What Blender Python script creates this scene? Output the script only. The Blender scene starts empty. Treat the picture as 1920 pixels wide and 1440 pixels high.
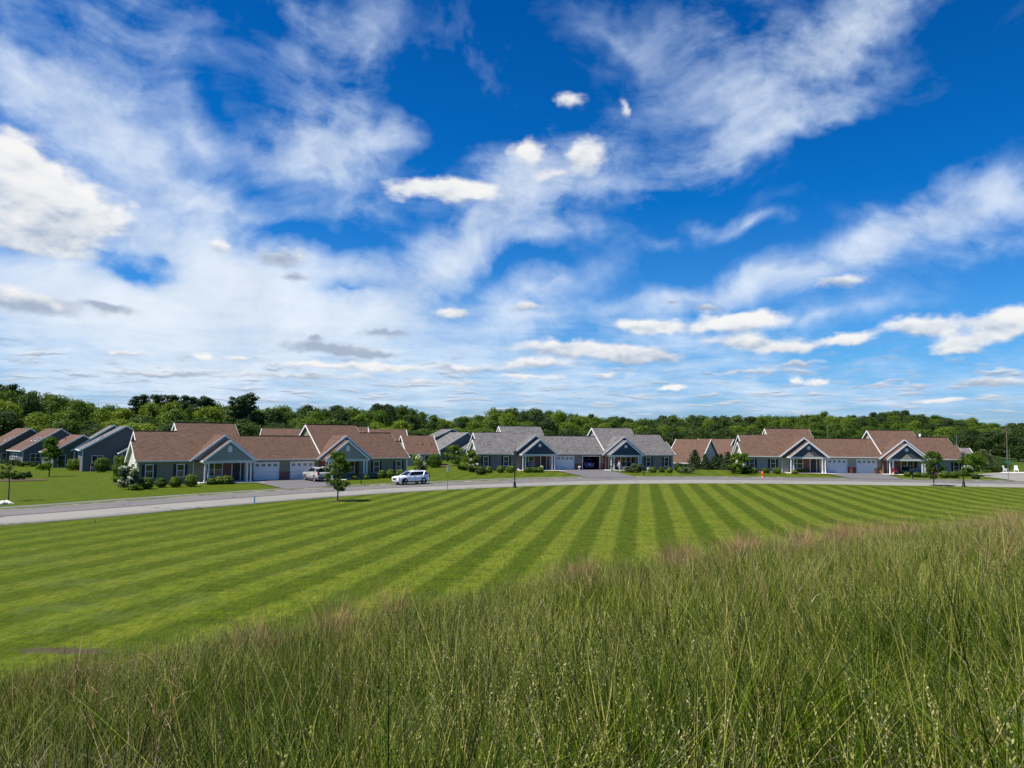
import bpy, bmesh, math, random
import numpy as np
from mathutils import Vector, Matrix, noise as mnoise
PI = math.pi
scene = bpy.context.scene
COL = scene.collection
random.seed(7)

# ------------------------------------------------------------------ camera
FPX = 1390.0; EYE = Vector((0, 0, 6.1))
PITCH = math.atan(92 / FPX); ROLL = 0.0088
F_ = Vector((0, math.cos(PITCH), math.sin(PITCH)))
U0 = Vector((0, -math.sin(PITCH), math.cos(PITCH))); R0 = Vector((1, 0, 0))
R_ = R0 * math.cos(ROLL) + U0 * math.sin(ROLL)
U_ = U0 * math.cos(ROLL) - R0 * math.sin(ROLL)
cam = bpy.data.cameras.new('camera'); camo = bpy.data.objects.new('camera', cam); COL.objects.link(camo)
cam.sensor_width = 36; cam.lens = FPX / 1920 * 36; cam.clip_start = .05; cam.clip_end = 6000
m = Matrix((R_, U_, -F_)).transposed().to_4x4(); m.translation = EYE
camo.matrix_world = m
scene.camera = camo

def ray(px, py): return (F_ + R_ * ((px - 960) / FPX) + U_ * ((720 - py) / FPX)).normalized()
def at(px, py, depth):
    d = ray(px, py); return EYE + d * (depth / d.y)
def azel(px, py):
    d = ray(px, py); return math.atan2(d.x, d.y), math.asin(d.z)

def sstep(x, a, b):
    t = min(1, max(0, (x - a) / (b - a))); return t * t * (3 - 2 * t)

# ------------------------------------------------------------------ node helpers
class NT:
    def __init__(s, tree): s.t = tree; s.n = tree.nodes; s.l = tree.links
    def new(s, typ, **kw):
        n = s.n.new(typ)
        for k, v in kw.items():
            if k == 'inp':
                for kk, vv in v.items(): s.set(n, kk, vv)
            else: setattr(n, k, v)
        return n
    def set(s, n, k, v):
        sock = n.inputs[k]
        if isinstance(v, bpy.types.NodeSocket): s.l.new(v, sock)
        else: sock.default_value = v
    def math(s, op, a, b=None, c=None, clamp=False):
        n = s.n.new('ShaderNodeMath'); n.operation = op; n.use_clamp = clamp
        s.set(n, 0, a)
        if b is not None: s.set(n, 1, b)
        if c is not None: s.set(n, 2, c)
        return n.outputs[0]
    def vmath(s, op, a, b=None, c=None):
        n = s.n.new('ShaderNodeVectorMath'); n.operation = op
        s.set(n, 0, a)
        if b is not None: s.set(n, 3 if op == 'SCALE' else 1, b)
        if c is not None: s.set(n, 2, c)
        return n.outputs[0]
    def noise(s, vec, scale, detail=3, rough=.5, out='Fac', dist=0, dim='3D', lac=2.0):
        n = s.n.new('ShaderNodeTexNoise'); n.noise_dimensions = dim
        s.set(n, 'Vector', vec); s.set(n, 'Scale', scale); s.set(n, 'Detail', detail); s.set(n, 'Roughness', rough); s.set(n, 'Distortion', dist); s.set(n, 'Lacunarity', lac)
        return n.outputs[out]
    def ramp(s, fac, stops, interp='LINEAR'):
        n = s.n.new('ShaderNodeValToRGB'); n.color_ramp.interpolation = interp
        e = n.color_ramp.elements
        while len(e) < len(stops): e.new(0.5)
        for q, (p, c) in zip(e, stops):
            q.position = p; q.color = c if len(c) == 4 else (*c, 1)
        s.set(n, 0, fac); return n.outputs[0]
    def mix(s, fac, a, b, mode='MIX'):
        n = s.n.new('ShaderNodeMix'); n.data_type = 'RGBA'; n.blend_type = mode; n.clamp_factor = True
        s.set(n, 0, fac)
        for i, v in ((6, a), (7, b)):
            if isinstance(v, tuple) and len(v) == 3: v = (*v, 1)
            s.set(n, i, v)
        return n.outputs[2]
    def mapr(s, v, a, b, c=0, d=1, smooth=True):
        n = s.n.new('ShaderNodeMapRange'); n.interpolation_type = 'SMOOTHSTEP' if smooth else 'LINEAR'
        s.set(n, 0, v); s.set(n, 1, a); s.set(n, 2, b); s.set(n, 3, c); s.set(n, 4, d)
        return n.outputs[0]
    def mapping(s, v, loc=(0, 0, 0), rot=(0, 0, 0), scale=(1, 1, 1), typ='POINT'):
        n = s.n.new('ShaderNodeMapping'); n.vector_type = typ
        s.set(n, 0, v); n.inputs['Rotation'].default_value = rot; n.inputs['Scale'].default_value = scale
        if typ != 'NORMAL' and 'Location' in n.inputs: n.inputs['Location'].default_value = loc
        return n.outputs[0]

# ------------------------------------------------------------------ sun and world
SEL = math.radians(60); SH = Vector((-.95, -.31, 0)).normalized()
SUN = Vector((SH.x * math.cos(SEL), SH.y * math.cos(SEL), math.sin(SEL)))
sl = bpy.data.lights.new('sun', 'SUN'); so = bpy.data.objects.new('sun', sl); COL.objects.link(so)
sl.energy = 4.7; sl.angle = math.radians(.53); sl.color = (1, .955, .88)
so.rotation_euler = SUN.to_track_quat('Z', 'Y').to_euler(); so.location = (0, 0, 60)

world = bpy.data.worlds.new('World'); scene.world = world; world.use_nodes = True
W = NT(world.node_tree); W.n.clear()
tc = W.new('ShaderNodeTexCoord').outputs['Generated']
sky = W.new('ShaderNodeTexSky', sky_type='NISHITA', sun_disc=False, sun_elevation=SEL, sun_rotation=math.atan2(SUN.x, SUN.y) % (2 * PI), altitude=100, air_density=1.0, dust_density=.6, ozone_density=3.0)
sep = W.new('ShaderNodeSeparateXYZ', inp={0: tc})
X, Y, Z = sep.outputs
az = W.math('ARCTAN2', X, Y); el = W.math('ARCSINE', Z)
P0 = W.new('ShaderNodeCombineXYZ', inp={0: az, 1: el}).outputs[0]
# ragged edges: the field is looked up at a displaced position
w1 = W.vmath('SUBTRACT', W.noise(P0, 7, 4, .55, 'Color'), (.5, .5, .5))
w2 = W.vmath('SUBTRACT', W.noise(P0, 34, 3, .6, 'Color'), (.5, .5, .5))
PW = W.vmath('ADD', P0, W.vmath('ADD', W.vmath('MULTIPLY', w1, (.15, .10, 0)), W.vmath('MULTIPLY', w2, (.016, .012, 0))))
PC = W.vmath('ADD', P0, W.vmath('ADD', W.vmath('MULTIPLY', w1, (.014, .004, 0)), W.vmath('MULTIPLY', w2, (.026, .016, 0))))
def strokes(P, lst, shade=False, rad=1.7):
    acc = 0.0; sh = 0.0
    for i_, st in enumerate(lst):
        if i_ % 6 == 5: P = W.vmath('SCALE', P, W.math('MULTIPLY_ADD', acc, 1e-7, 1.0))
        px, py, a, b, ang, wt = st[:6]
        c = azel(px, py); k = 1 / 1460
        mp = W.mapping(P, (c[0], c[1], 0), (0, 0, math.radians(ang)), (a * k * rad, b * k * rad, 1), 'TEXTURE')
        g = W.new('ShaderNodeTexGradient', gradient_type='QUADRATIC_SPHERE', inp={0: mp}).outputs['Fac']
        acc = W.math('MULTIPLY_ADD', g, wt, acc)
        if shade:
            ly = W.new('ShaderNodeSeparateXYZ', inp={0: mp}).outputs[1]
            lb = W.math('MULTIPLY_ADD', ly, 1.05, st[6])
            sh = W.math('MULTIPLY_ADD', W.math('MULTIPLY', lb, g), wt, sh)
    return (acc, sh)
CIRRUS = [(150,50,330,130,-20,.5),(40,140,200,70,-20,.9),(280,110,150,130,-40,.35),(120,230,300,60,-22,.6),(230,260,160,70,-35,.6),(370,240,70,28,-45,.7),
 (610,60,140,100,-15,.6),(700,100,190,45,70,.55),(600,240,170,80,0,1.3),(740,260,110,45,20,.8),(590,310,170,60,-15,.9),(350,330,130,60,-30,.7),
 (250,400,300,70,-12,1.1),(480,400,250,40,-8,.9),(660,385,180,30,5,.5),(330,460,170,40,-22,.9),(80,500,230,60,0,1.2),(450,530,350,80,5,1.5),
 (200,580,420,90,0,1.5),(620,600,450,70,0,1.3),(820,510,240,75,28,1.3),(880,420,150,75,45,1.0),(980,370,120,60,40,1.0),(1060,300,160,75,5,1.0),
 (1200,345,170,40,5,.7),(1050,430,120,35,5,.75),(1020,530,120,50,12,1.0),(1000,600,160,30,5,.7),(1240,450,120,32,10,.45),(1320,415,70,25,-15,.5),(1415,412,60,15,0,.8),
 (1560,70,240,70,30,.85),(1700,10,220,60,20,.5),(1450,110,220,90,-15,.55),(1340,60,260,100,5,.35),(1440,250,200,36,17,.85),(1350,215,250,60,0,.4),
 (1170,85,130,25,-22,.3),(1560,235,110,28,8,.7),(1310,285,150,28,-5,.4),(880,60,100,60,-20,.35),(900,125,130,50,-25,.35),
 (1290,562,230,30,8,1.1),(1480,515,260,42,15,1.1),(1700,440,280,52,23,1.0),(1900,365,220,70,24,.85),(1850,470,130,25,15,.5),(1540,600,190,24,9,.85),
 (500,680,800,110,0,1.2),(150,720,500,110,0,.8),(1050,730,700,90,0,.8),(1250,640,260,40,0,.45),(1650,740,500,60,0,.6),
 (280,497,85,28,-10,-1.9),(645,550,70,20,-8,-1.3),(600,440,170,30,-10,-1.0),(930,490,40,50,-40,-.9),(330,480,60,16,-20,-.6),(1000,470,90,22,0,-.5),(860,180,140,90,0,-.4),(420,200,90,60,0,-.5)]
# cumulus: px, py, half length, half height, angle, weight, lightness of the heap (0 white, negative grey)
CUMULUS = [(30,300,85,46,0,1.8,.3),(60,352,150,46,-8,1.8,.1),(110,400,145,38,-6,1.8,.0),(50,440,130,32,-5,1.6,-.05),(45,468,60,14,-10,.8,-.2),
 (845,357,130,30,0,1.8,.2),(990,288,42,32,0,1.2,.2),(1092,288,58,34,0,1.4,.2),(1045,328,70,24,0,.8,.1),(1065,190,36,22,0,1.2,0),(1175,200,15,20,0,.9,0),
 (50,568,130,26,-4,1.4,-.55),(205,574,70,12,-4,1.1,-.9),(525,482,68,26,0,1.1,-.45),(552,520,50,12,0,.9,-.6),(412,461,26,18,0,1.2,.1),
 (850,588,50,17,0,1.3,-.1),(722,624,66,13,0,1.3,-.95),(594,632,30,9,0,1.2,-.8),(620,652,110,15,-3,1.5,-.95),(700,664,80,12,0,1.3,-.8),(985,577,50,14,0,1.3,-.25),
 (1215,611,82,19,0,1.8,.25),(1385,606,105,24,0,2.0,.3),(1400,640,90,17,0,1.4,-.1),(1480,652,90,16,0,1.4,.1),(1592,637,62,15,0,1.5,.1),
 (1060,652,150,20,-2,1.5,.0),(1190,668,130,22,-2,1.5,-.3),(1000,680,90,14,0,1.4,0),(1570,528,60,13,0,1.1,-.1),
 (1727,611,68,22,0,1.8,.2),(1890,606,84,32,0,1.9,.15),(1812,642,58,17,0,1.5,.1),(1808,660,45,8,0,1.1,-.1),(1258,569,28,7,0,1.0,-.9),(1330,577,46,8,0,1.0,-.8),
 (1400,695,80,7,3,1.2,-.1),(1490,682,60,9,0,1.0,-.3),(1130,702,55,9,0,1.3,.1),(1255,728,45,8,0,1.3,.3),(1490,714,22,9,0,1.4,.2),(1532,718,30,8,0,1.3,.2),
 (1722,722,34,8,0,1.1,-.2),(1850,716,100,12,0,1.3,-.4),(1762,751,50,7,0,1.1,.1),(236,661,42,6,0,1.2,-.1),(375,667,24,9,0,1.3,.3),(450,670,38,7,0,1.2,.1),
 (590,684,90,9,0,1.3,.1),(720,688,120,12,0,1.4,.1),(560,704,200,10,0,1.0,-.3),(870,690,90,10,0,1.2,-.3),(290,700,170,10,0,1.0,-.6),(820,716,140,8,0,1.0,-.2),(980,705,90,8,0,1.2,.2),(90,664,80,5,0,.9,-.6)]
cA, _ = strokes(PW, CIRRUS)
# fibres: two fbm fields, one drawn out along the wind
ws = W.vmath('SUBTRACT', W.noise(P0, 3.6, 1, .4, 'Color'), (.5, .5, .5))
fv = W.vmath('ADD', P0, W.vmath('MULTIPLY', ws, (.26, .20, .2)))
f1 = W.noise(W.mapping(fv, (0, 0, 3), (0, 0, math.radians(-22)), (6.5, 14, 1)), 1, 10, .60)
f2 = W.noise(W.mapping(fv, (5, 2, 0), (0, 0, math.radians(35)), (9, 17, 1)), 1, 9, .62)
f3 = W.noise(W.mapping(W.vmath('ADD', P0, W.vmath('MULTIPLY', w1, (.06, .012, 0))), (1, 7, 0), (0, 0, math.radians(2)), (9, 62, 1)), 1, 8, .62)
f4 = W.noise(PW, 11, 9, .58)
fib = W.math('ADD', W.math('MULTIPLY', f1, .40), W.math('ADD', W.math('MULTIPLY', f2, .24), W.math('MULTIPLY', f4, .36)))
lowk = W.mapr(el, .0, .22, 1, 0)
fib = W.math('ADD', W.math('MULTIPLY', fib, W.math('SUBTRACT', 1, W.math('MULTIPLY', lowk, .6))), W.math('MULTIPLY', f3, W.math('MULTIPLY', lowk, .6)))
amp = W.mapr(cA, -.1, .75, .8, 5.0, False)
dens = W.math('MULTIPLY_ADD', W.math('SUBTRACT', fib, .5), amp, W.math('MULTIPLY', cA, .84))
cir = W.math('SUBTRACT', 1, W.math('EXPONENT', W.math('MULTIPLY', W.math('POWER', W.math('MAXIMUM', W.math('SUBTRACT', dens, .06), 0), 1.25), -1.25)))
cB, sB = strokes(PC, CUMULUS, True, 1.45)
PS = W.vmath('MULTIPLY', P0, (1, 1.9, 1))
n1 = W.noise(PS, 22, 8, .50)
n1b = W.noise(W.vmath('ADD', PS, (.005, -.016, 0)), 22, 5, .44)
cB = W.math('MULTIPLY', cB, 1.15)
cd = W.math('MULTIPLY_ADD', W.math('SUBTRACT', n1, .5), 1.7, cB)
cum = W.math('MULTIPLY', W.mapr(cd, .14, .92), W.mapr(cB, .03, .16))
rel = W.math('DIVIDE', sB, W.math('MAXIMUM', cB, .08))
lit = W.math('ADD', W.math('MULTIPLY', rel, .80), W.math('ADD', W.math('MULTIPLY', W.math('SUBTRACT', n1, .5), .55), W.math('MULTIPLY', W.math('SUBTRACT', n1, n1b), 1.1)))
ccol = W.ramp(W.math('ADD', lit, .50), [(0.0, (.40, .48, .62)), (.20, (.54, .61, .72)), (.42, (.76, .80, .85)), (.60, (.90, .91, .92)), (.90, (1.0, .985, .965))])
# rows of small far heaps low over the horizon
flat = W.math('DIVIDE', 1, W.math('MAXIMUM', W.math('ADD', el, .045), .02))
PL = W.new('ShaderNodeCombineXYZ', inp={0: W.math('MULTIPLY', az, 9), 1: W.math('MULTIPLY', flat, .55)}).outputs[0]
h1 = W.noise(PL, 2.2, 6, .55)
h2 = W.noise(W.vmath('ADD', PL, (0, .10, 0)), 2.2, 4, .55)
band = W.math('MULTIPLY', W.mapr(el, .012, .03), W.mapr(el, .13, .06))
far = W.math('MULTIPLY', W.mapr(h1, .50, .66), band)
fcol = W.ramp(W.math('MULTIPLY_ADD', W.math('SUBTRACT', h1, h2), -5, .5), [(0, (.36, .46, .62)), (.5, (.58, .66, .76)), (1, (.92, .93, .94))])
# deep polarised blue of the clear sky: the physical sky through a blue filter
SKY_GAIN = 1.0
tint = W.ramp(el, [(0.0, (.66, .94, 1.46)), (.03, (.50, .84, 1.40)), (.10, (.32, .82, 1.32)), (.30, (.02, .60, 1.24)), (.62, (.0, .43, 1.02))])
blue = W.mix(1, sky.outputs[0], tint, 'MULTIPLY')
CW = 9.2       # radiance of sunlit cloud in sky units
def sc(c, k): return W.vmath('SCALE', c, k)
cirw = W.ramp(cir, [(0, (.50, .70, 1.0)), (.45, (.66, .80, 1.0)), (1, (.86, .93, 1.0))])
tex = W.math('MULTIPLY_ADD', fib, .70, .72)
c0 = W.mix(W.math('MULTIPLY', cir, .95), blue, W.vmath('SCALE', sc(cirw, CW * .93), tex))
c1 = W.mix(W.math('MULTIPLY', far, .88), c0, sc(fcol, CW))
c2 = W.mix(W.math('MULTIPLY', cum, .95), c1, sc(ccol, CW))
bg = W.new('ShaderNodeBackground', inp={0: c2, 1: .064})
out = W.new('ShaderNodeOutputWorld', inp={0: bg.outputs[0]})
world.cycles.sampling_method = 'MANUAL'; world.cycles.sample_map_resolution = 512
scene.view_settings.view_transform = 'Standard'; scene.view_settings.look = 'None'
scene.view_settings.exposure = .72; scene.view_settings.gamma = 1
# ------------------------------------------------------------------ object helpers
def tag(o, label=None, cat=None, group=None, kind=None):
    if label: o['label'] = label
    if cat: o['category'] = cat
    if group: o['group'] = group
    if kind: o['kind'] = kind
    return o
def empty(name, loc=(0, 0, 0), rz=0, label=None, cat=None, group=None):
    o = bpy.data.objects.new(name, None); COL.objects.link(o); o.location = loc; o.rotation_euler = (0, 0, rz)
    o.empty_display_size = .2
    return tag(o, label, cat, group)
class MB:
    def __init__(s): s.v = []; s.f = []; s.m = []; s.sm = []
    def face(s, pts, m=0, smooth=False):
        k = len(s.v); s.v += [tuple(p) for p in pts]; s.f.append(tuple(range(k, k + len(pts)))); s.m.append(m); s.sm.append(smooth)
    def grid(s, rows, m=0, closed=False, smooth=True):
        k = len(s.v); n = len(rows[0])
        for r in rows: s.v += [tuple(p) for p in r]
        for i in range(len(rows) - 1):
            for j in range(n if closed else n - 1):
                a = k + i * n + j; b = k + i * n + (j + 1) % n
                s.f.append((a, b, b + n, a + n)); s.m.append(m); s.sm.append(smooth)
    def box(s, c, h, m=0, ax=None):
        c = Vector(c); X, Y, Z = ax if ax else (Vector((1, 0, 0)), Vector((0, 1, 0)), Vector((0, 0, 1)))
        p = [c + X * h[0] * i + Y * h[1] * j + Z * h[2] * k for i in (-1, 1) for j in (-1, 1) for k in (-1, 1)]
        k = len(s.v); s.v += [tuple(q) for q in p]
        for f in ((0, 1, 3, 2), (4, 6, 7, 5), (0, 4, 5, 1), (2, 3, 7, 6), (0, 2, 6, 4), (1, 5, 7, 3)):
            s.f.append(tuple(k + i for i in f)); s.m.append(m); s.sm.append(False)
    def bx(s, a, b, m=0):
        s.box([(p + q) / 2 for p, q in zip(a, b)], [abs(q - p) / 2 for p, q in zip(a, b)], m)
    def slab(s, pts, t, m=0, ms=None):
        pts = [Vector(p) for p in pts]; lo = [p - Vector((0, 0, t)) for p in pts]
        s.face(pts, m); s.face(lo[::-1], m if ms is None else ms)
        for i in range(len(pts)):
            j = (i + 1) % len(pts); s.face([pts[i], lo[i], lo[j], pts[j]], m if ms is None else ms)
    def tube(s, pts, rad, n=8, m=0, caps=True):
        pts = [Vector(p) for p in pts]; rows = []
        rad = rad if hasattr(rad, '__len__') else [rad] * len(pts)
        for i, p in enumerate(pts):
            d = (pts[min(i + 1, len(pts) - 1)] - pts[max(i - 1, 0)]).normalized()
            a = d.cross(Vector((0, 0, 1)) if abs(d.z) < .95 else Vector((0, 1, 0))).normalized(); b = d.cross(a)
            rows.append([p + (a * math.cos(t) + b * math.sin(t)) * rad[i] for t in [2 * PI * j / n for j in range(n)]])
        s.grid(rows, m, True)
        if caps: s.face(rows[0][::-1], m); s.face(rows[-1], m)
    def lathe(s, prof, c=(0, 0, 0), n=12, m=0):
        s.grid([[(c[0] + r * math.cos(2 * PI * j / n), c[1] + r * math.sin(2 * PI * j / n), c[2] + z) for j in range(n)] for r, z in prof], m, True)
    def mesh(s, name, mats):
        me = bpy.data.meshes.new(name); me.from_pydata(s.v, [], s.f)
        for q in (mats if isinstance(mats, (list, tuple)) else [mats]): me.materials.append(q)
        me.polygons.foreach_set('material_index', s.m); me.polygons.foreach_set('use_smooth', s.sm)
        me.update(); return me
    def build(s, name, mats, parent=None):
        o = bpy.data.objects.new(name, s.mesh(name, mats)); COL.objects.link(o)
        if parent is not None: o.parent = parent
        return o
def each(mb, name, mats, parent):
    """link every connected piece of mb as a part of its own"""
    par = list(range(len(mb.v)))
    def find(a):
        while par[a] != a: par[a] = par[par[a]]; a = par[a]
        return a
    for f in mb.f:
        for q in f[1:]: par[find(q)] = find(f[0])
    groups = {}
    for i, f in enumerate(mb.f): groups.setdefault(find(f[0]), []).append(i)
    for fs in groups.values():
        n = MB(); mp = {}
        for i in fs:
            for q in mb.f[i]:
                if q not in mp: mp[q] = len(n.v); n.v.append(mb.v[q])
            n.f.append(tuple(mp[q] for q in mb.f[i])); n.m.append(mb.m[i]); n.sm.append(mb.sm[i])
        n.build(name, mats, parent)
def copy_tree(o, parent=None):
    c = o.copy(); COL.objects.link(c); c.parent = parent
    for ch in list(o.children): copy_tree(ch, c)
    return c

# ------------------------------------------------------------------ materials
def material(name):
    m = bpy.data.materials.new(name); m.use_nodes = True; t = NT(m.node_tree)
    b = [n for n in t.n if n.type == 'BSDF_PRINCIPLED'][0]
    return m, t, b
def plain(name, col, rough=.6, metal=0, spec=.5, var=.12, scale=3, bump=0, bscale=40, coat=0):
    m, t, b = material(name)
    oc = t.new('ShaderNodeTexCoord').outputs['Object']
    n = t.noise(oc, scale, 4, .6)
    c = t.mix(n, tuple(x * (1 - var) for x in col), tuple(min(1, x * (1 + var)) for x in col))
    t.set(b, 'Base Color', c); t.set(b, 'Roughness', rough); t.set(b, 'Metallic', metal); t.set(b, 'Specular IOR Level', spec)
    if coat: t.set(b, 'Coat Weight', coat); t.set(b, 'Coat Roughness', .05)
    if bump:
        bn = t.new('ShaderNodeBump', inp={'Strength': bump, 'Distance': .02, 'Height': t.noise(oc, bscale, 3, .6)})
        t.set(b, 'Normal', bn.outputs[0])
    return m
def shingle(name, cols):
    m, t, b = material(name)
    oc = t.new('ShaderNodeTexCoord').outputs['Object']
    s = t.new('ShaderNodeSeparateXYZ', inp={0: oc}).outputs
    row = t.math('MULTIPLY', s[2], 11.0)
    rf = t.math('FLOOR', row); fr = t.math('FRACT', row)
    cell = t.new('ShaderNodeCombineXYZ', inp={0: t.math('FLOOR', t.math('ADD', t.math('MULTIPLY', s[0], 3.3), t.math('MULTIPLY', rf, .37))), 1: rf, 2: t.math('FLOOR', t.math('MULTIPLY', s[1], .8))}).outputs[0]
    wn = t.new('ShaderNodeTexWhiteNoise', inp={0: cell}).outputs[0]
    big = t.noise(oc, .8, 4, .6)
    f = t.math('ADD', t.math('MULTIPLY', wn, .55), t.math('MULTIPLY', big, .45))
    c = t.ramp(f, [(.15, cols[0]), (.5, cols[1]), (.85, cols[2])])
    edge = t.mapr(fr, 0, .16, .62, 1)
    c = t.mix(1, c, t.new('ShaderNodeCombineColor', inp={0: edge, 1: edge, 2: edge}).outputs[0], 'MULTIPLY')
    t.set(b, 'Base Color', c); t.set(b, 'Roughness', .9); t.set(b, 'Specular IOR Level', .25)
    bn = t.new('ShaderNodeBump', inp={'Strength': .5, 'Distance': .03, 'Height': t.math('ADD', fr, t.noise(oc, 30, 2, .6))})
    t.set(b, 'Normal', bn.outputs[0]); return m
def brickmat(name, c1, c2, mortar):
    m, t, b = material(name)
    oc = t.new('ShaderNodeTexCoord').outputs['Object']
    s = t.new('ShaderNodeSeparateXYZ', inp={0: oc}).outputs
    v = t.new('ShaderNodeCombineXYZ', inp={0: t.math('ADD', s[0], s[1]), 1: s[2]}).outputs[0]
    br = t.new('ShaderNodeTexBrick', inp={'Vector': v, 'Color1': (*c1, 1), 'Color2': (*c2, 1), 'Mortar': (*mortar, 1), 'Scale': 1, 'Brick Width': .22, 'Row Height': .075, 'Mortar Size': .008, 'Bias': 0})
    t.set(b, 'Base Color', t.mix(.35, br.outputs[0], t.ramp(t.noise(oc, 6, 3), [(.3, c1), (.7, c2)]))); t.set(b, 'Roughness', .85)
    return m
M = {}
M['white'] = plain('white_paint', (.78, .78, .76), .5, var=.04)
M['offwhite'] = plain('cream_trim', (.62, .60, .52), .55, var=.05)
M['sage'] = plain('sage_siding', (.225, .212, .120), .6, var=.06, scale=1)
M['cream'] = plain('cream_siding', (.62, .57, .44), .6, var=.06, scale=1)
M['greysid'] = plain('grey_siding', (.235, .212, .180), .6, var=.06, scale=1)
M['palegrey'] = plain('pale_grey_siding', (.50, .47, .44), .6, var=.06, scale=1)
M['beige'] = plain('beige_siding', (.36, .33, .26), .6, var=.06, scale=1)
M['blueslate'] = plain('slate_gable_siding', (.045, .055, .085), .6, var=.08, scale=1)
M['charcoal'] = plain('charcoal_gable_siding', (.085, .082, .080), .6, var=.08, scale=1)
M['gablesage'] = plain('sage_gable_siding', (.30, .30, .245), .6, var=.06, scale=1)
M['mauve'] = plain('mauve_grey_siding', (.135, .118, .118), .65, var=.07, scale=1)
M['deepgreen'] = plain('green_grey_siding', (.110, .116, .076), .65, var=.07, scale=1)
M['slatesid'] = plain('slate_blue_siding', (.112, .118, .118), .65, var=.07, scale=1)
M['brick'] = brickmat('red_brick', (.22, .065, .045), (.15, .042, .033), (.30, .25, .22))
M['rbrown'] = shingle('brown_shingles', [(.088, .050, .033), (.115, .066, .044), (.146, .087, .060)])
M['rgrey'] = shingle('grey_shingles', [(.085, .078, .076), (.135, .125, .120), (.19, .175, .165)])
M['glass'] = plain('window_glass', (.012, .018, .020), .06, spec=.9, var=.3)
M['black'] = plain('black_paint', (.012, .012, .015), .45, var=.2)
M['shutter'] = plain('black_shutter', (.012, .012, .018), .6, var=.2)
M['dark'] = plain('dark_interior', (.02, .02, .022), .8)
M['concrete'] = plain('pale_concrete', (.58, .54, .46), .85, var=.12, bump=.2)
M['wood'] = plain('weathered_wood', (.16, .12, .09), .8, var=.3, scale=8)
M['metal'] = plain('grey_metal', (.30, .31, .32), .45, .7, var=.15)
M['red'] = plain('red_paint', (.30, .04, .03), .5, var=.1)
M['terracotta'] = plain('terracotta', (.42, .16, .07), .8, var=.15)

def asphalt(name, c0, c1, tint=None):
    m, t, b = material(name)
    oc = t.new('ShaderNodeTexCoord').outputs['Object']
    big = t.noise(oc, .12, 4, .6); fine = t.noise(oc, 9, 4, .7); st = t.noise(t.mapping(oc, scale=(.25, 1.2, 1)), .6, 4, .6)
    f = t.math('ADD', t.math('MULTIPLY', big, .45), t.math('ADD', t.math('MULTIPLY', fine, .25), t.math('MULTIPLY', st, .3)))
    vo = t.new('ShaderNodeTexVoronoi', feature='DISTANCE_TO_EDGE', inp={'Vector': t.vmath('ADD', oc, t.vmath('SCALE', t.noise(oc, .7, 4, .6, 'Color'), 3.0)), 'Scale': .14}).outputs[0]
    crack = t.math('MULTIPLY', t.mapr(vo, .016, .004), t.mapr(t.noise(oc, .2, 2), .42, .55))
    cc = t.mix(t.math('MULTIPLY', crack, .55), t.ramp(f, [(.3, c0), (.7, c1)]), (.03, .03, .03))
    t.set(b, 'Base Color', cc); t.set(b, 'Roughness', .85); t.set(b, 'Specular IOR Level', .3)
    bn = t.new('ShaderNodeBump', inp={'Strength': .3, 'Distance': .01, 'Height': fine}); t.set(b, 'Normal', bn.outputs[0])
    return m
M['road_light'] = asphalt('light_asphalt', (.198, .185, .160), (.252, .238, .206))
M['road_dark'] = asphalt('dark_asphalt', (.120, .108, .100), (.162, .148, .138))
M['drive'] = asphalt('driveway_asphalt', (.105, .098, .097), (.148, .138, .138))
M['walk'] = asphalt('sidewalk_asphalt', (.115, .113, .100), (.165, .160, .145))
M['mulch'] = plain('brown_mulch', (.075, .040, .028), .95, var=.5, scale=14, bump=.6, bscale=25)

# ------------------------------------------------------------------ terrain
TB = [(px - 960) / FPX for px in (0, 320, 640, 960, 1280, 1600, 1920)]
DB = [14, 15.5, 17.5, 20, 25, 31, 38]                 # depth of the edge of the tall grass
YB = [1250, 1195, 1140, 1087, 1032, 995, 967]
ZB = [6.1 - (y - (812 + (q * FPX) * .0088)) / FPX * d - .76 for q, d, y in zip(TB, DB, YB)]
WB = [5, 5, 5.5, 7, 12.5, 29, 38]                     # width of the bank beyond it
LT = [-2.0] + TB + [2.5]; LD = [9] + DB + [55]; LZ = [1.2] + ZB + [1.6]; LW = [5] + WB + [40]
def edge_at(t):
    return np.interp(t, LT, LD), np.interp(t, LT, LZ), np.interp(t, LT, LW)
def ss(x, a, b):
    t = np.clip((x - a) / (b - a), 0, 1); return t * t * (3 - 2 * t)
def height(x, y):
    x = np.asarray(x, float); y = np.asarray(y, float)
    r = np.hypot(x, y); yy = np.maximum(y, r * .25)        # behind the viewer the hill goes on
    t = np.clip(x / np.maximum(yy, 1e-3), -3, 3)
    d, zb, w = edge_at(t)
    q = yy / d
    hill = 4.5 + (zb - 4.5) * np.minimum(q, 1) ** 1.05
    hill = hill + .06 * np.sin(x * .9 + 1) * np.sin(yy * .7) * np.clip(1 - q, 0, 1) * np.clip(r / 4, 0, 1)
    f = np.clip(1 - (yy - d) / w, 0, 1) ** 1.55
    low = zb * f
    behind = ss(-y / np.maximum(r, 1e-3), -.1, .5)
    z = np.where(q < 1, hill, low)
    z = z * (1 - behind) + 4.5 * behind
    z = z + .25 * ss(y, 90, 104) * ss(x, -25, -5)
    z = z - .7 * ss(-x, 48, 70) * ss(y, 72, 120)
    z = z - 1.9 * ss(y, 124, 142) * ss(x, 5, 25)
    z = z + 9 * np.exp(-(((x - 215) / 90) ** 2 + ((y - 450) / 110) ** 2))
    return z
def H(x, y): return float(height(x, y))
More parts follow.
